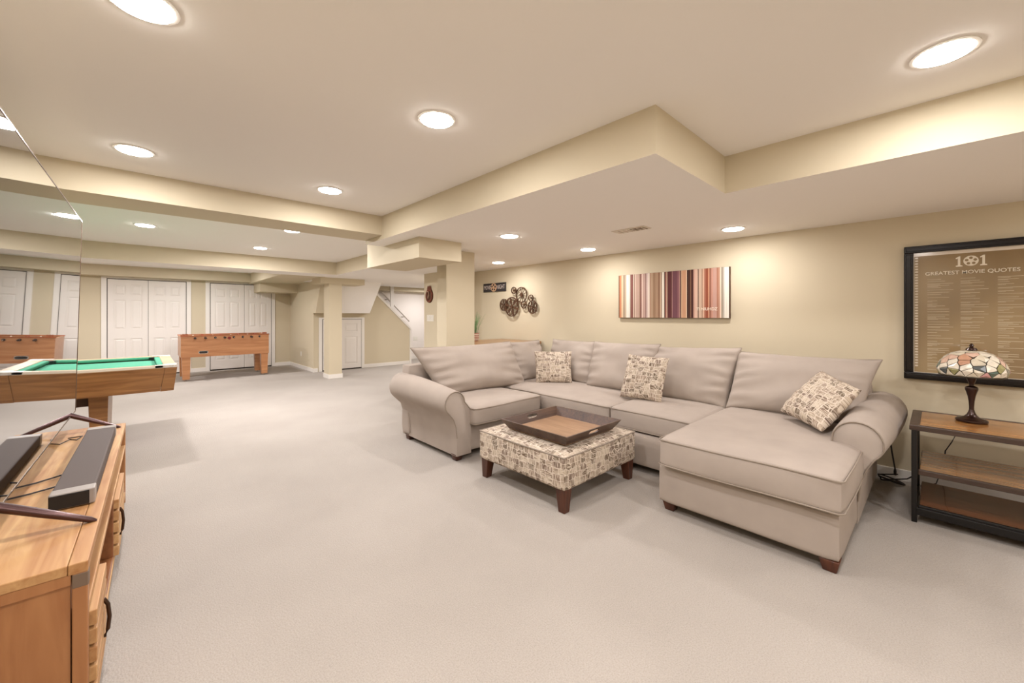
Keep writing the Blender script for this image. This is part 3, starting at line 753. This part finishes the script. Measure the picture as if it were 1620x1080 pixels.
# title
text_obj('GREATEST MOVIE QUOTES', 'title_lettering', MGLINK, (-.0062, .0, .288), RX, .036, pr, sx=1.02, bold=.0004)
for yy in (.052, -.062):
    b = MB(); z0, z1 = .330, .403
    b.prism([(-.016, z0), (.016, z0), (.016, z0+.007), (.006, z0+.010), (.006, z1), (-.002, z1), (-.017, z1-.012), (-.015, z1-.018), (-.006, z1-.014), (-.006, z0+.010), (-.016, z0+.007)],
            lambda u, z: (-.0068, yy-u, z), lambda u, z: (-.0048, yy-u, z)); b.build('title_numeral', MGLINK, pr)
b = MB(); c0 = (-.0062, -.004, .367)
b.lathe([(.001, -.0006), (.036, -.0006), (.036, .0006), (.001, .0006)], c=c0, n=30, ax='X'); b.build('reel_emblem', MGLINK, pr)
for k in range(5):
    a = 2*math.pi*k/5+.3; b = MB(); b.lathe([(.001, -.0006), (.009, -.0006), (.009, .0006), (.001, .0006)], c=(-.0072, c0[1]+.021*math.cos(a), c0[2]+.021*math.sin(a)), n=14, ax='X'); b.build('reel_hole', MPR, pr)
b = MB(); rnd = random.Random(3)
for cx in (.19, .025, -.145):
    z = .245
    while z > -.42:
        ln = rnd.choice((.05, .07, .09, .11, .13)); b.box(-.0053, -.0044, cx+.02-ln, cx+.02, z-.0014, z+.0014)
        if rnd.random() < .5: b.box(-.0053, -.0044, cx+.02-ln*.5, cx+.02, z-.0074, z-.005)
        z -= rnd.choice((.014, .018, .024))
fl = b.build('fine_print_lines', MCREAM2, pr); fl['kind'] = 'stuff'
# striped canvas
cv = thing('canvas_art', 'wide striped canvas in browns, plums and creams on the right wall', 'wall art', (XW-.002, 2.0375, 1.512))
b = MB(); b.box(-.032, 0, -.6305, .6305, -.258, .258, bevel=.002); b.build('stretcher', mat('canvas_edge', (110, 86, 66), .7), cv)
strip_px = [(1, (96, 78, 62)), (2.5, (198, 130, 92)), (2, (222, 196, 160)), (2.5, (168, 146, 122)), (1.5, (196, 176, 150)), (3, (232, 226, 212)), (1.5, (214, 210, 198)), (1, (150, 120, 100)), (2.6, (128, 76, 68)), (1, (232, 214, 190)), (.7, (120, 84, 70)), (1.6, (210, 184, 164)), (3.6, (190, 158, 142)), (1.3, (160, 130, 108)), (1.4, (112, 56, 52)), (1.4, (226, 200, 182)), (3.2, (186, 152, 140)), (.8, (110, 72, 62)), (1.6, (210, 186, 176)), (2, (222, 206, 190)), (.8, (160, 120, 96)), (3, (176, 146, 118)), (2.4, (150, 118, 90)), (3, (168, 136, 108)), (2, (140, 104, 80)), (1.4, (196, 168, 140)), (.6, (120, 92, 72)), (2.4, (236, 226, 210)), (.8, (90, 60, 46)), (1.6, (146, 92, 78)), (.8, (220, 190, 160)), (4.6, (88, 36, 36)), (.6, (170, 130, 120)), (5, (112, 68, 76)), (2, (140, 92, 96)), (.5, (200, 160, 140)), (1.2, (84, 48, 44)), (.7, (220, 186, 150)), (4, (204, 154, 120)), (.8, (226, 196, 168)), (1.6, (60, 28, 18)), (1.8, (74, 38, 22)), (.5, (150, 110, 80)), (2.2, (66, 24, 18)), (1.4, (206, 160, 142)), (2.6, (222, 186, 164)), (.8, (84, 56, 44)), (3, (206, 176, 152)), (.6, (130, 90, 70)), (1.4, (216, 178, 150)), (1.4, (170, 110, 86)), (2.2, (146, 76, 50)), (1, (206, 150, 116)), (1.8, (150, 98, 78)), (1.4, (194, 144, 124)), (3.2, (190, 150, 136)), (1.6, (168, 116, 92)), (1.4, (186, 142, 118)), (.8, (240, 214, 190)), (1.8, (160, 146, 128)), (1, (190, 182, 166)), (2.4, (228, 220, 206)), (1.2, (238, 228, 214)), (.6, (70, 56, 46))]
tot = sum(a for a, _ in strip_px); y = .6285; cache = {}
for wd, c in strip_px:
    dy = wd/tot*1.257
    if c not in cache: cache[c] = mat('stripe_%d_%d_%d' % c, tuple(int(q*.97) for q in c), .75, var=.12, vscale=4, stretch=(1, 40, 1))
    b = MB(); b.box(-.0338, -.0318, y-dy, y, -.2565, .2565); b.build('painted_stripe', cache[c], cv); y -= dy
text_obj('TI NIUHDZ', 'lettering', MCREAM, (-.0345, -.41, -.165), RX, .042, cv, sx=1.0, bold=.0005)
# reel sign
sg = thing('reel_sign', 'small black wall sign with a film reel between pale letters', 'sign', (XW-.002, 5.035, 1.748))
b = MB(); b.box(-.016, 0, -.2825, .2825, -.072, .072, bevel=.002); b.build('board', mat('sign_black', (30, 22, 26), .5), sg)
MSL = mat('sign_letter', (200, 186, 176), .6)
text_obj('MOVIE', 'lettering', MSL, (-.0172, .17, 0), RX, .098, sg, sx=.62)
text_obj('NIGHT', 'lettering', MSL, (-.0172, -.165, 0), RX, .098, sg, sx=.66)
b = MB(); b.lathe([(.001, -.004), (.070, -.004), (.070, .002), (.001, .002)], c=(-.020, .005, 0), n=28, ax='X'); rl = b.build('reel', mat('sign_reel', (196, 156, 120), .6), sg)
for k in range(5):
    a = 2*math.pi*k/5+.4; b = MB(); b.lathe([(.001, -.001), (.017, -.001), (.017, .001), (.001, .001)], c=(-.0245, .005+.041*math.cos(a), .041*math.sin(a)), n=14, ax='X'); b.build('reel_hole', MBLACK, rl)
# wheel wall sculpture
wh = thing('wheel_wall_art', 'rust-brown metal sculpture of overlapping reels and wheels on the wall', 'wall art', (XW, 4.45, 1.5))
def wheel(y, z, r, off, kind):
    y -= 4.45; z -= 1.5; b = MB(); x = -off; n = 28
    def P(rad, a, dx): return (x+dx, y+rad*math.cos(a), z+rad*math.sin(a))
    tk = r*.11 if kind != 'gear' else r*.22
    prof = [(r, -.006), (r, .006), (r-tk, .006), (r-tk, -.006)]
    b.ring([[P(a_, 2*math.pi*i/n, h) for a_, h in prof] for i in range(n)], loop=True, cap=False)
    hub = r*(.17 if kind != 'spoke' else .24)
    b.lathe([(.001, -.010), (hub, -.010), (hub, .008), (.001, .008)], c=(x, y, z), n=18, ax='X')
    w_ = b.build('wheel', MWHEEL, wh)
    ns = {'reel': 6, 'spoke': 12, 'gear': 5}[kind]
    for k in range(ns):
        a = 2*math.pi*k/ns+.25; s_ = MB(); wd = {'reel': .11, 'spoke': .04, 'gear': .10}[kind]*r
        d = Vector((0, math.cos(a), math.sin(a))); q = Vector((0, -math.sin(a), math.cos(a))); c = Vector((x, y, z))
        pts = []
        for h in (-.004, .004):
            for rr, ww in ((hub*.9, wd*.5), (r-tk*.9, wd*(1.0 if kind == 'reel' else .5))):
                pts.append((rr, ww, h))
        def V_(rr, ww, h): return c+d*rr+q*ww+Vector((h, 0, 0))
        (r0, w0, _), (r1, w1, _) = pts[0], pts[1]
        s_.hexa([V_(r0, -w0, -.004), V_(r1, -w1, -.004), V_(r1, w1, -.004), V_(r0, w0, -.004), V_(r0, -w0, .004), V_(r1, -w1, .004), V_(r1, w1, .004), V_(r0, w0, .004)])
        s_.build('spoke', MWHEEL, w_)
    if kind == 'reel':
        for k in range(6):
            a = 2*math.pi*k/6+.25+math.pi/6; s_ = MB()
            cc = P(r*.62, a, 0); s_.ring([[(cc[0]+h, cc[1]+(r*.19+e)*math.cos(t_), cc[2]+(r*.19+e)*math.sin(t_)) for e, h in ((0, -.004), (0, .004), (r*.035, .004), (r*.035, -.004))] for t_ in [2*math.pi*i/14 for i in range(14)]], loop=True, cap=False)
            s_.build('ring', MWHEEL, w_)
    s_ = MB(); s_.tube([(-.001, y, z), (x, y, z)], .006, 6); s_.build('standoff', MWHEEL, w_)
for a in ((4.775, 1.452, .099, .030, 'reel'), (4.575, 1.418, .155, .045, 'reel'), (4.375, 1.600, .122, .030, 'spoke'), (4.53, 1.675, .056, .045, 'gear'), (4.305, 1.445, .060, .045, 'gear'), (4.138, 1.407, .100, .030, 'reel'), (4.155, 1.545, .050, .045, 'gear')): wheel(*a)
# brown plaque on the hall wall
pq = thing('wall_plaque', 'small brown carved plaque with upright points on the hall wall', 'plaque', (3.86, 6.303, 1.66))
b = MB(); b.lathe([(.001, -.02), (.08, -.018), (.11, -.008), (.12, 0), (.001, 0)], c=(0, 0, -.02), n=24, ax='X', sq=(1, 1.1)); b.build('back_plate', MWHEEL, pq, True)
MPLQ = mat('plaque_brown', (112, 56, 34), .6, var=.4, vscale=40)
for k in range(22):
    a = 2*math.pi*k/22; b = MB(); b.sphere((-.016, .093*math.cos(a), -.02+.105*math.sin(a)), .022, sc=(.8, 1, 1), seg=8); b.build('bead', MPLQ, pq, True)
for k, yy in enumerate((-.05, -.025, 0, .025, .05)):
    b = MB(); b.lathe([(.012, .06), (.015, .10), (.008, .14), (.001, .165+.01*(k == 2))], c=(-.012, yy, 0), n=8); b.build('point', MPLQ, pq, True)
b = MB(); b.tube([(-.03, .05, .05), (-.032, .0, .06), (-.034, -.02, .02), (-.034, .0, -.03), (-.034, .01, -.07)], .009, 8); b.build('relief', mat('plaque_relief', (196, 158, 134), .6), pq, True)
# switches and outlets
def plate(name, label, cat, loc, axis, gang=1):
    t = thing(name, label, cat, loc); w2 = .036*gang+.002
    b = MB()
    if axis == 'X': b.box(-.006, 0, -w2, w2, -.058, .058, bevel=.002)
    else: b.box(-w2, w2, -.006, 0, -.058, .058, bevel=.002)
    b.build('cover_plate', MPLATE, t)
    for g in range(gang):
        c = (g-(gang-1)/2)*.046*1.25
        parts = [(-.032, .032)] if cat == 'switch' else [(-.036, -.008), (.008, .036)]
        for (a, z2) in parts:
            b = MB()
            if axis == 'X': b.box(-.010, -.005, c-.014, c+.014, a, z2, bevel=.002)
            else: b.box(c-.014, c+.014, -.010, -.005, a, z2, bevel=.002)
            b.build('rocker' if cat == 'switch' else 'socket', MPLATE, t)
plate('light_switch', 'white triple light switch below the brown plaque', 'switch', (3.86, 6.283, 1.234), 'X', 3)
plate('wall_outlet', 'small white outlet low on the short wall beside the closets', 'outlet', (XC, 10.54, .352), 'X')
plate('wall_outlet', 'pale wall plate on the white stairwell wall', 'outlet', (6.0, 10.6, .60), 'Y', 2)

# ------------------------------------------------------------------ bar table and plant behind the sofa
bt = thing('bar_table', 'long wooden high table behind the left end of the sofa', 'table', (3.75, 4.40, 0)); bo = Vector((3.75, 4.40, 0))
b = MB(); b.box(3.10, 4.31, 3.965, 4.84, .865, .905, bevel=.004); sh(b, bo).build('table_top', MBAR, bt)
b = MB(); b.box(3.16, 4.27, 4.02, 4.79, .79, .866, bevel=.003); sh(b, bo).build('apron', MPLUM, bt)
for x in (3.24, 4.22):
    for y in (4.10, 4.72):
        b = MB(); b.frustum(x, y, 0, .80, .03, .04, bevel=.003); sh(b, bo).build('leg', MBAR, bt)
pl = thing('potted_grass', 'green grass plant in a small woven pot on the high table', 'plant', (3.61, 4.66, .905))
b = MB(); b.lathe([(.001, 0), (.055, 0), (.066, .05), (.07, .12), (.064, .12), (.058, .09), (.001, .09)], n=24); pot = b.build('pot', MPOTR, pl, True)
for k in range(4):
    b = MB(); b.lathe([(.0585+.0035*k, .014+.026*k), (.0655+.0025*k, .018+.026*k), (.0655+.0025*k, .024+.026*k), (.0585+.0035*k, .028+.026*k)], n=24); b.build('woven_band', MPOTW, pot, True)
rnd = random.Random(9)
for k in range(70):
    a = rnd.uniform(0, 2*math.pi); r0 = rnd.uniform(0, .045); h = rnd.uniform(.22, .37); sp = rnd.uniform(.02, .13); wd = .0042
    pts = []; 
    for j in range(5):
        t_ = j/4; rr = r0+sp*t_**1.8; pts.append((rr*math.cos(a), rr*math.sin(a), .09+h*t_*(1-.12*t_*sp/.13), wd*(1-t_*.85)))
    b = MB(); q = Vector((-math.sin(a+.7), math.cos(a+.7), 0))
    L_ = [b.bm.verts.new(Vector(p[:3])-q*p[3]) for p in pts]; R_ = [b.bm.verts.new(Vector(p[:3])+q*p[3]) for p in pts]
    C_ = [b.bm.verts.new(Vector(p[:3])+Vector((math.cos(a), math.sin(a), 0))*.002) for p in pts]
    for j in range(4):
        b.bm.faces.new([L_[j], C_[j], C_[j+1], L_[j+1]]); b.bm.faces.new([C_[j], R_[j], R_[j+1], C_[j+1]])
    b.build('blade', MGRASS, pl)

# ------------------------------------------------------------------ pool table
pt = thing('pool_table', 'wood-sided pool table with green felt and a pedestal leg', 'pool table', (-.8, 5.65, 0)); po = Vector((-.8, 5.65, 0))
px0, px1, py0, py1, pz = -1.95, .265, 5.0, 6.30, .80
ix = .025
def pb(name, mt, *a, parent=None, bevel=.003, smooth=False):
    b = MB(); b.box(*a, bevel=bevel); return sh(b, po).build(name, mt, parent or pt)
# tapered apron boards
b = MB(); b.hexa([(px0+.2, py0+ix, .565), (px1-.12, py0+ix, .565), (px1-.12, py0+ix+.03, .565), (px0+.2, py0+ix+.03, .565), (px0+.2, py0, pz-.015), (px1-.085, py0, pz-.015), (px1-.085, py0+.03, pz-.015), (px0+.2, py0+.03, pz-.015)]); sh(b, po).build('apron', MPOOL, pt)
b = MB(); b.hexa([(px0+.2, py1-ix-.03, .565), (px1-.12, py1-ix-.03, .565), (px1-.12, py1-ix, .565), (px0+.2, py1-ix, .565), (px0+.2, py1-.03, pz-.015), (px1-.085, py1-.03, pz-.015), (px1-.085, py1, pz-.015), (px0+.2, py1, pz-.015)]); sh(b, po).build('apron', MPOOL, pt)
b = MB(); b.hexa([(px1-ix-.03, py0+.12, .565), (px1-ix, py0+.12, .565), (px1-ix, py1-.12, .565), (px1-ix-.03, py1-.12, .565), (px1-.03, py0+.09, pz-.015), (px1, py0+.09, pz-.015), (px1, py1-.09, pz-.015), (px1-.03, py1-.09, pz-.015)]); sh(b, po).build('apron', MPOOL, pt)
# corner blocks (mitred, slightly proud)
for sx in (0, 1):
    for sy in (0, 1):
        b = MB(); X = px1 if sx else px0; Y = py0 if sy == 0 else py1; dx = -1 if sx else 1; dy = 1 if sy == 0 else -1
        def cpoly(z, i_, e): return [(X+dx*i_, Y+dy*(i_+.0), z), (X+dx*e, Y+dy*i_, z), (X+dx*e, Y+dy*(i_+.04), z), (X+dx*(i_+.04), Y+dy*(i_+.04), z), (X+dx*(i_+.04), Y+dy*e, z), (X+dx*i_, Y+dy*e, z)]
        b.ring([cpoly(.562, ix-.003, .118), cpoly(pz-.014, -.003, .083)]); sh(b, po).build('corner_block', MPOOL, pt)
pb('bed', MFELT, px0+.12, px1-.12, py0+.12, py1-.12, .70, .765, bevel=0)
pb('bottom_panel', MPOOL, px0+.06, px1-.06, py0+.06, py1-.06, .60, .62, bevel=0)
def rail(a, cush):
    r_ = pb('rail', MPOOLR, *a, pz-.02, pz+.006)
    b = MB(); b.box(*cush, pz-.025, pz+.003, bevel=.008); sh(b, po).build('cushion', MFELT, r_)
    return r_
rn = rail((px0+.1, px1-.1, py0, py0+.095), (px0+.16, px1-.16, py0+.09, py0+.135))
rf = rail((px0+.1, px1-.1, py1-.095, py1), (px0+.16, px1-.16, py1-.135, py1-.09))
re_ = rail((px1-.095, px1, py0+.1, py1-.1), (px1-.14, px1-.09, py0+.16, py1-.16))
rl_ = rail((px0, px0+.095, py0+.1, py1-.1), (px0+.09, px0+.14, py0+.16, py1-.16))
pb('white_inlay', MCREAM, px0+.1, px1-.1, py0-.004, py0+.008, pz-.012, pz+.008, parent=rn, bevel=0)
MMARB = mat('corner_cap_marble', (206, 198, 188), .3, 0, var=.25, vscale=60)
for sx in (0, 1):
    for sy in (0, 1):
        b = MB(); X = px1 if sx else px0; Y = py0 if sy == 0 else py1; dx = -1 if sx else 1; dy = 1 if sy == 0 else -1
        P_ = [(0, 0), (.15, 0), (.15, .095), (.13, .12)]+[(.115+.045*math.cos(a), .115+.045*math.sin(a)) for a in [R(-10-28*i) for i in range(10)]]+[(.12, .13), (.095, .15), (0, .15)]
        P_ = [(0, -.004), (.155, -.004), (.155, .09), (.09, .09), (.09, .155), (-.004, .155)]
        b.prism([(X+dx*u, Y+dy*v) for u, v in P_], lambda x, y: (x, y, pz-.014), lambda x, y: (x, y, pz+.009)); sh(b, po).build('corner_cap', MMARB, pt)
        b = MB(); b.lathe([(.055, pz-.09), (.06, pz+.0005), (.001, pz+.0005), (.001, pz-.09)], c=(X+dx*.125, Y+dy*.125, 0), n=20); sh(b, po).build('pocket', MBLACK, pt)
for lx_ in (-.27, -1.42):
    b = MB(); b.hexa([(lx_-.052, 5.24, 0), (lx_+.052, 5.24, 0), (lx_+.052, 6.06, 0), (lx_-.052, 6.06, 0), (lx_-.066, 5.20, .60), (lx_+.066, 5.20, .60), (lx_+.066, 6.10, .60), (lx_-.066, 6.10, .60)], bevel=.004); sh(b, po).build('leg', MPOOL, pt)
pb('stretcher', wood('dark_stretcher', (70, 42, 22), (104, 66, 36), .45, 0), -1.38, -.33, 5.36, 5.44, .44, .58)
pb('stretcher', wood('dark_stretcher', (70, 42, 22), (104, 66, 36), .45, 0), -1.38, -.33, 5.88, 5.96, .44, .58)

# ------------------------------------------------------------------ foosball table
ft = thing('foosball_table', 'cherry-coloured wooden foosball table before the second closet', 'game table', (1.325, 10.33, 0)); fo = Vector((1.325, 10.33, 0))
def fb(name, mt, *a, parent=None, bevel=.003):
    b = MB(); b.box(*a, bevel=bevel); return sh(b, fo).build(name, mt, parent or ft)
fb('side_panel', MFOOS, .585, 2.06, 9.93, 9.96, .465, .875); fb('side_panel', MFOOS, .585, 2.06, 10.70, 10.73, .465, .875)
fb('end_panel', MFOOS, .585, .615, 9.96, 10.70, .465, .875); fb('end_panel', MFOOS, 2.03, 2.06, 9.96, 10.70, .465, .875)
for a in ((.575, 2.07, 9.92, 9.975), (.575, 2.07, 10.685, 10.74)): fb('top_rail', MFOOSD, *a, .872, .889)
fb('playfield', MFELT, .61, 2.035, 9.955, 10.705, .74, .752); fb('bottom_panel', MFOOSD, .61, 2.035, 9.955, 10.705, .47, .485)
for x in (.60, 1.915):
    for y in (9.945, 10.585):
        lg = MB(); lg.hexa([(x+.012, y+.01, .03), (x+.123, y+.01, .03), (x+.123, y+.12, .03), (x+.012, y+.12, .03), (x, y, .47), (x+.135, y, .47), (x+.135, y+.13, .47), (x, y+.13, .47)], bevel=.003); lg = sh(lg, fo).build('leg', MFOOS, ft)
        b = MB(); b.lathe([(.001, 0), (.035, 0), (.035, .008), (.01, .012), (.01, .035), (.001, .035)], c=(x+.068, y+.065, 0), n=16); sh(b, fo).build('leveler_foot', MCHROME, lg, True)
for k, x in enumerate([.80, .962, 1.122, 1.275, 1.43, 1.585, 1.735, 1.885]):
    b = MB(); b.tube([(x, 9.86, .835), (x, 10.86, .835)], .008, 8); rd = sh(b, fo).build('rod', MCHROME, ft, True)
    near = k in (0, 1, 3, 6)
    b = MB(); hy = 9.86 if near else 10.86; b.lathe([(.001, -.055), (.014, -.055), (.017, 0), (.014, .05), (.001, .05)], c=(x, hy, .835), n=12, ax='Y'); sh(b, fo).build('handle', MBLACK, rd, True)
    b = MB(); b.lathe([(.012, -.006), (.021, -.006), (.021, .0), (.012, .0)], c=(x, 9.93, .835), n=14, ax='Y'); sh(b, fo).build('bushing', MBLACK, rd, True)
    for j in range(3 if k % 2 else 2):
        b = MB(); yy = 10.12+.2*j; b.box(x-.012, x+.012, yy-.012, yy+.012, .765, .86, bevel=.003); b.sphere((x, yy, .872), .012, seg=8); sh(b, fo).build('player', MRED if k % 2 else MCREAM, rd)
b = MB(); P_ = [(.93+.05*math.copysign(1, math.cos(a))+.028*math.cos(a), .555+.028*math.sin(a)) for a in [R(15+30*i) for i in range(12)]]
b.prism(P_, lambda x, z: (x, 9.918, z), lambda x, z: (x, 9.932, z)); ball = sh(b, fo).build('ball_return', MCHROME, ft)
b = MB(); P2 = [(.93+(x-.93)*.86, .555+(z-.555)*.78) for x, z in P_]; b.prism(P2, lambda x, z: (x, 9.914, z), lambda x, z: (x, 9.93, z)); sh(b, fo).build('opening', MBLACK, ball)
b = MB(); b.lathe([(.001, -.005), (.03, -.005), (.03, .0), (.001, .0)], c=(1.353, 9.93, .82), n=18, ax='Y'); sh(b, fo).build('emblem', MRED, ft, True)
for x in (.64, 1.97):
    for j in range(3):
        b = MB(); b.box(x-.01+.028*j-.02, x+.01+.028*j-.02, 9.93, 9.96, .889, .925, bevel=.002); sh(b, fo).build('score_bead', MFOOSD, ft)

# ------------------------------------------------------------------ television stand (local: +y along the wall, front face at x=0)
sa = -math.atan2(-.045, 2.075)*-1
ts = thing('television_stand', 'honey-toned wooden television stand with plank doors along the left wall', 'television stand', (-.112, 1.755, 0), sa)
LN, DP, HT = 2.075, .50, .54
def tb(name, mt, *a, parent=None, bevel=.003):
    b = MB(); b.box(*a, bevel=bevel); return b.build(name, mt, parent or ts)
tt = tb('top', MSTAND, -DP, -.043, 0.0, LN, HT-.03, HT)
tb('top_edge', MSTAND, -.042, .0, 0, LN, HT-.032, HT+.0005, parent=tt)
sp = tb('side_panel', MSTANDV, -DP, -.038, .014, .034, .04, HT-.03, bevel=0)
tb('top_rail', MSTANDV, -DP, -.036, .003, .03, HT-.062, HT-.0305, parent=sp, bevel=.001)
tb('corner_post', MSTANDV, -.034, -.001, .002, .036, 0, HT-.0305); tb('corner_post', MSTANDV, -.034, -.001, LN-.036, LN-.002, 0, HT-.0305)
tb('corner_post', MSTANDV, -DP, -DP+.034, .002, .036, 0, HT-.0305)
tb('corner_block', mat('grey_post_cap', (112, 92, 76), .5), -.034, .0005, .001, .036, HT-.075, HT-.0325)
tb('side_panel', MSTANDV, -DP, -.038, LN-.034, LN-.014, .04, HT-.03, bevel=0)
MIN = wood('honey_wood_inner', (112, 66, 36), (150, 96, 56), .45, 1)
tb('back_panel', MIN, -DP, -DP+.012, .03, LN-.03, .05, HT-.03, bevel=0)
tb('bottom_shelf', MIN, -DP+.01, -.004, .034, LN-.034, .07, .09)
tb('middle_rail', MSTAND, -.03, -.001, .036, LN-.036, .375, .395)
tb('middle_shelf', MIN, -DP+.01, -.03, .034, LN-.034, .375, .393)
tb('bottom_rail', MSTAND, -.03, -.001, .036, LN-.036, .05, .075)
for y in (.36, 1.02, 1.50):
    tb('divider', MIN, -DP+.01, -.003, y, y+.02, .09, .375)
nsl = 5
for i, (y0, y1, hy) in enumerate(((.04, .36, .255), (1.04, 1.50, 1.10))):
    d = tb('door', MDARK, -.022, -.006, y0, y1, .078, .372, bevel=.001); nsl = 5
    for k in range(nsl):
        z0 = .08+k*(.29/nsl); b = MB(); b.box(-.008, .016, y0+.001, y1-.001, z0+.004, z0+.29/nsl-.007, bevel=.003); b.build('plank', MSTAND, d)
    b = MB(); zt, zb_ = (.278, .15) if i == 0 else (.296, .165)
    b.tube([(.012, hy, zt), (.016, hy, zt+.002), (.026, hy, zt-.02), (.030, hy, (zt+zb_)/2), (.026, hy, zb_+.02), (.018, hy, zb_-.002), (.012, hy, zb_)], .006, 8); b.build('handle', MHANDLE, d, True)
# soundbar
sbr = thing('soundbar', 'long grey fabric soundbar on the television stand', 'speaker', (-.178, 2.88, HT+.001), sa*.9)
b = MB(); b.box(-.058, .062, -.55, .55, .004, .062, bevel=.006); b.build('grille', MSBG, sbr)
for s_, mt in ((-1, MSBE), (1, MSBE)):
    b = MB(); y0 = s_*.548; b.box(-.059, .063, y0, y0+s_*.062, .003, .063, bevel=.004); e = b.build('end_cap', mt, sbr)
b = MB(); b.box(-.058, .048, -.6125, -.609, .006, .058, bevel=.001); b.build('end_face', MBLACK, e)
b = MB(); b.box(-.05, .05, -.5, .5, 0, .005); b.build('foot_pad', MBLACK, sbr)
# television
tvx, tvy = -.322, 2.88
tv = thing('television', 'very large thin flat television with glossy black screen', 'television', (tvx, tvy, 0), -R(.85))
def lean(b):
    for v in b.bm.verts: v.co.x += (v.co.z-.652)*.024
    return b
b = MB(); b.box(-.028, -.004, -1.01, 1.01, .652, 1.905, bevel=.003); lean(b).build('housing', MBLACK, tv)
b = MB(); b.box(-.004, .0005, -1.006, 1.006, .657, 1.901); lean(b).build('screen', MTV, tv)
for a in ((-1.01, 1.01, .650, .657), (-1.01, 1.01, 1.900, 1.906), (1.0055, 1.011, .657, 1.900), (-1.011, -1.0055, .657, 1.900)):
    b = MB(); b.box(-.008, .0022, *a, bevel=.0008); lean(b).build('bezel', MTVB, tv)
for yl in (-.80, .80):
    b = MB()
    for tip in ((.222, -.004 if yl < 0 else .01), (-.15, .0)):
        p0 = Vector((-.012, yl, .665)); p1 = Vector((tip[0], yl+tip[1], HT+.001)); d = (p1-p0)
        n1 = Vector((0, 1, 0)); n2 = d.cross(n1).normalized()
        r0, r1 = .016, .012
        rings = []
        for t_, rr in ((0, .02), (.5, .017), (.93, .012), (1, .006)):
            c = p0+d*t_; rr2 = rr
            rings.append([Vector((c+n1*(rr2*math.cos(a))+n2*(rr2*.8*math.sin(a)))) for a in [2*math.pi*i/12 for i in range(12)]])
        for rg in rings:
            for q in rg: q.z = max(q.z, HT+.0008)
        b.ring(rings)
    b.build('leg', MTVLEG, tv, True)
# cables under the television
b = MB(); b.tube([(-.52, 2.60, .555), (-.42, 2.66, .548), (-.33, 2.70, .546), (-.245, 2.74, .552)], .0035, 8)
tag(b.build('thin_cable', MCORD, None, True), 'thin black cable entering the soundbar, the farther of two', 'cable')
b = MB(); b.tube([(-.52, 2.50, .552), (-.42, 2.53, .546), (-.33, 2.55, .546), (-.245, 2.57, .552)], .0035, 8)
tag(b.build('thin_cable', MCORD, None, True), 'thin black cable entering the soundbar, the nearer of two', 'cable')
b = MB(); b.tube([(-.45, 3.42, .546), (-.38, 3.46, .55), (-.33, 3.42, .546), (-.30, 3.50, .548), (-.27, 3.47, .546), (-.25, 3.54, .55), (-.31, 3.55, .546)], .003, 8)
tag(b.build('cable_loop', MCORD, None, True), 'small loop of black cable near the far television leg', 'cable')
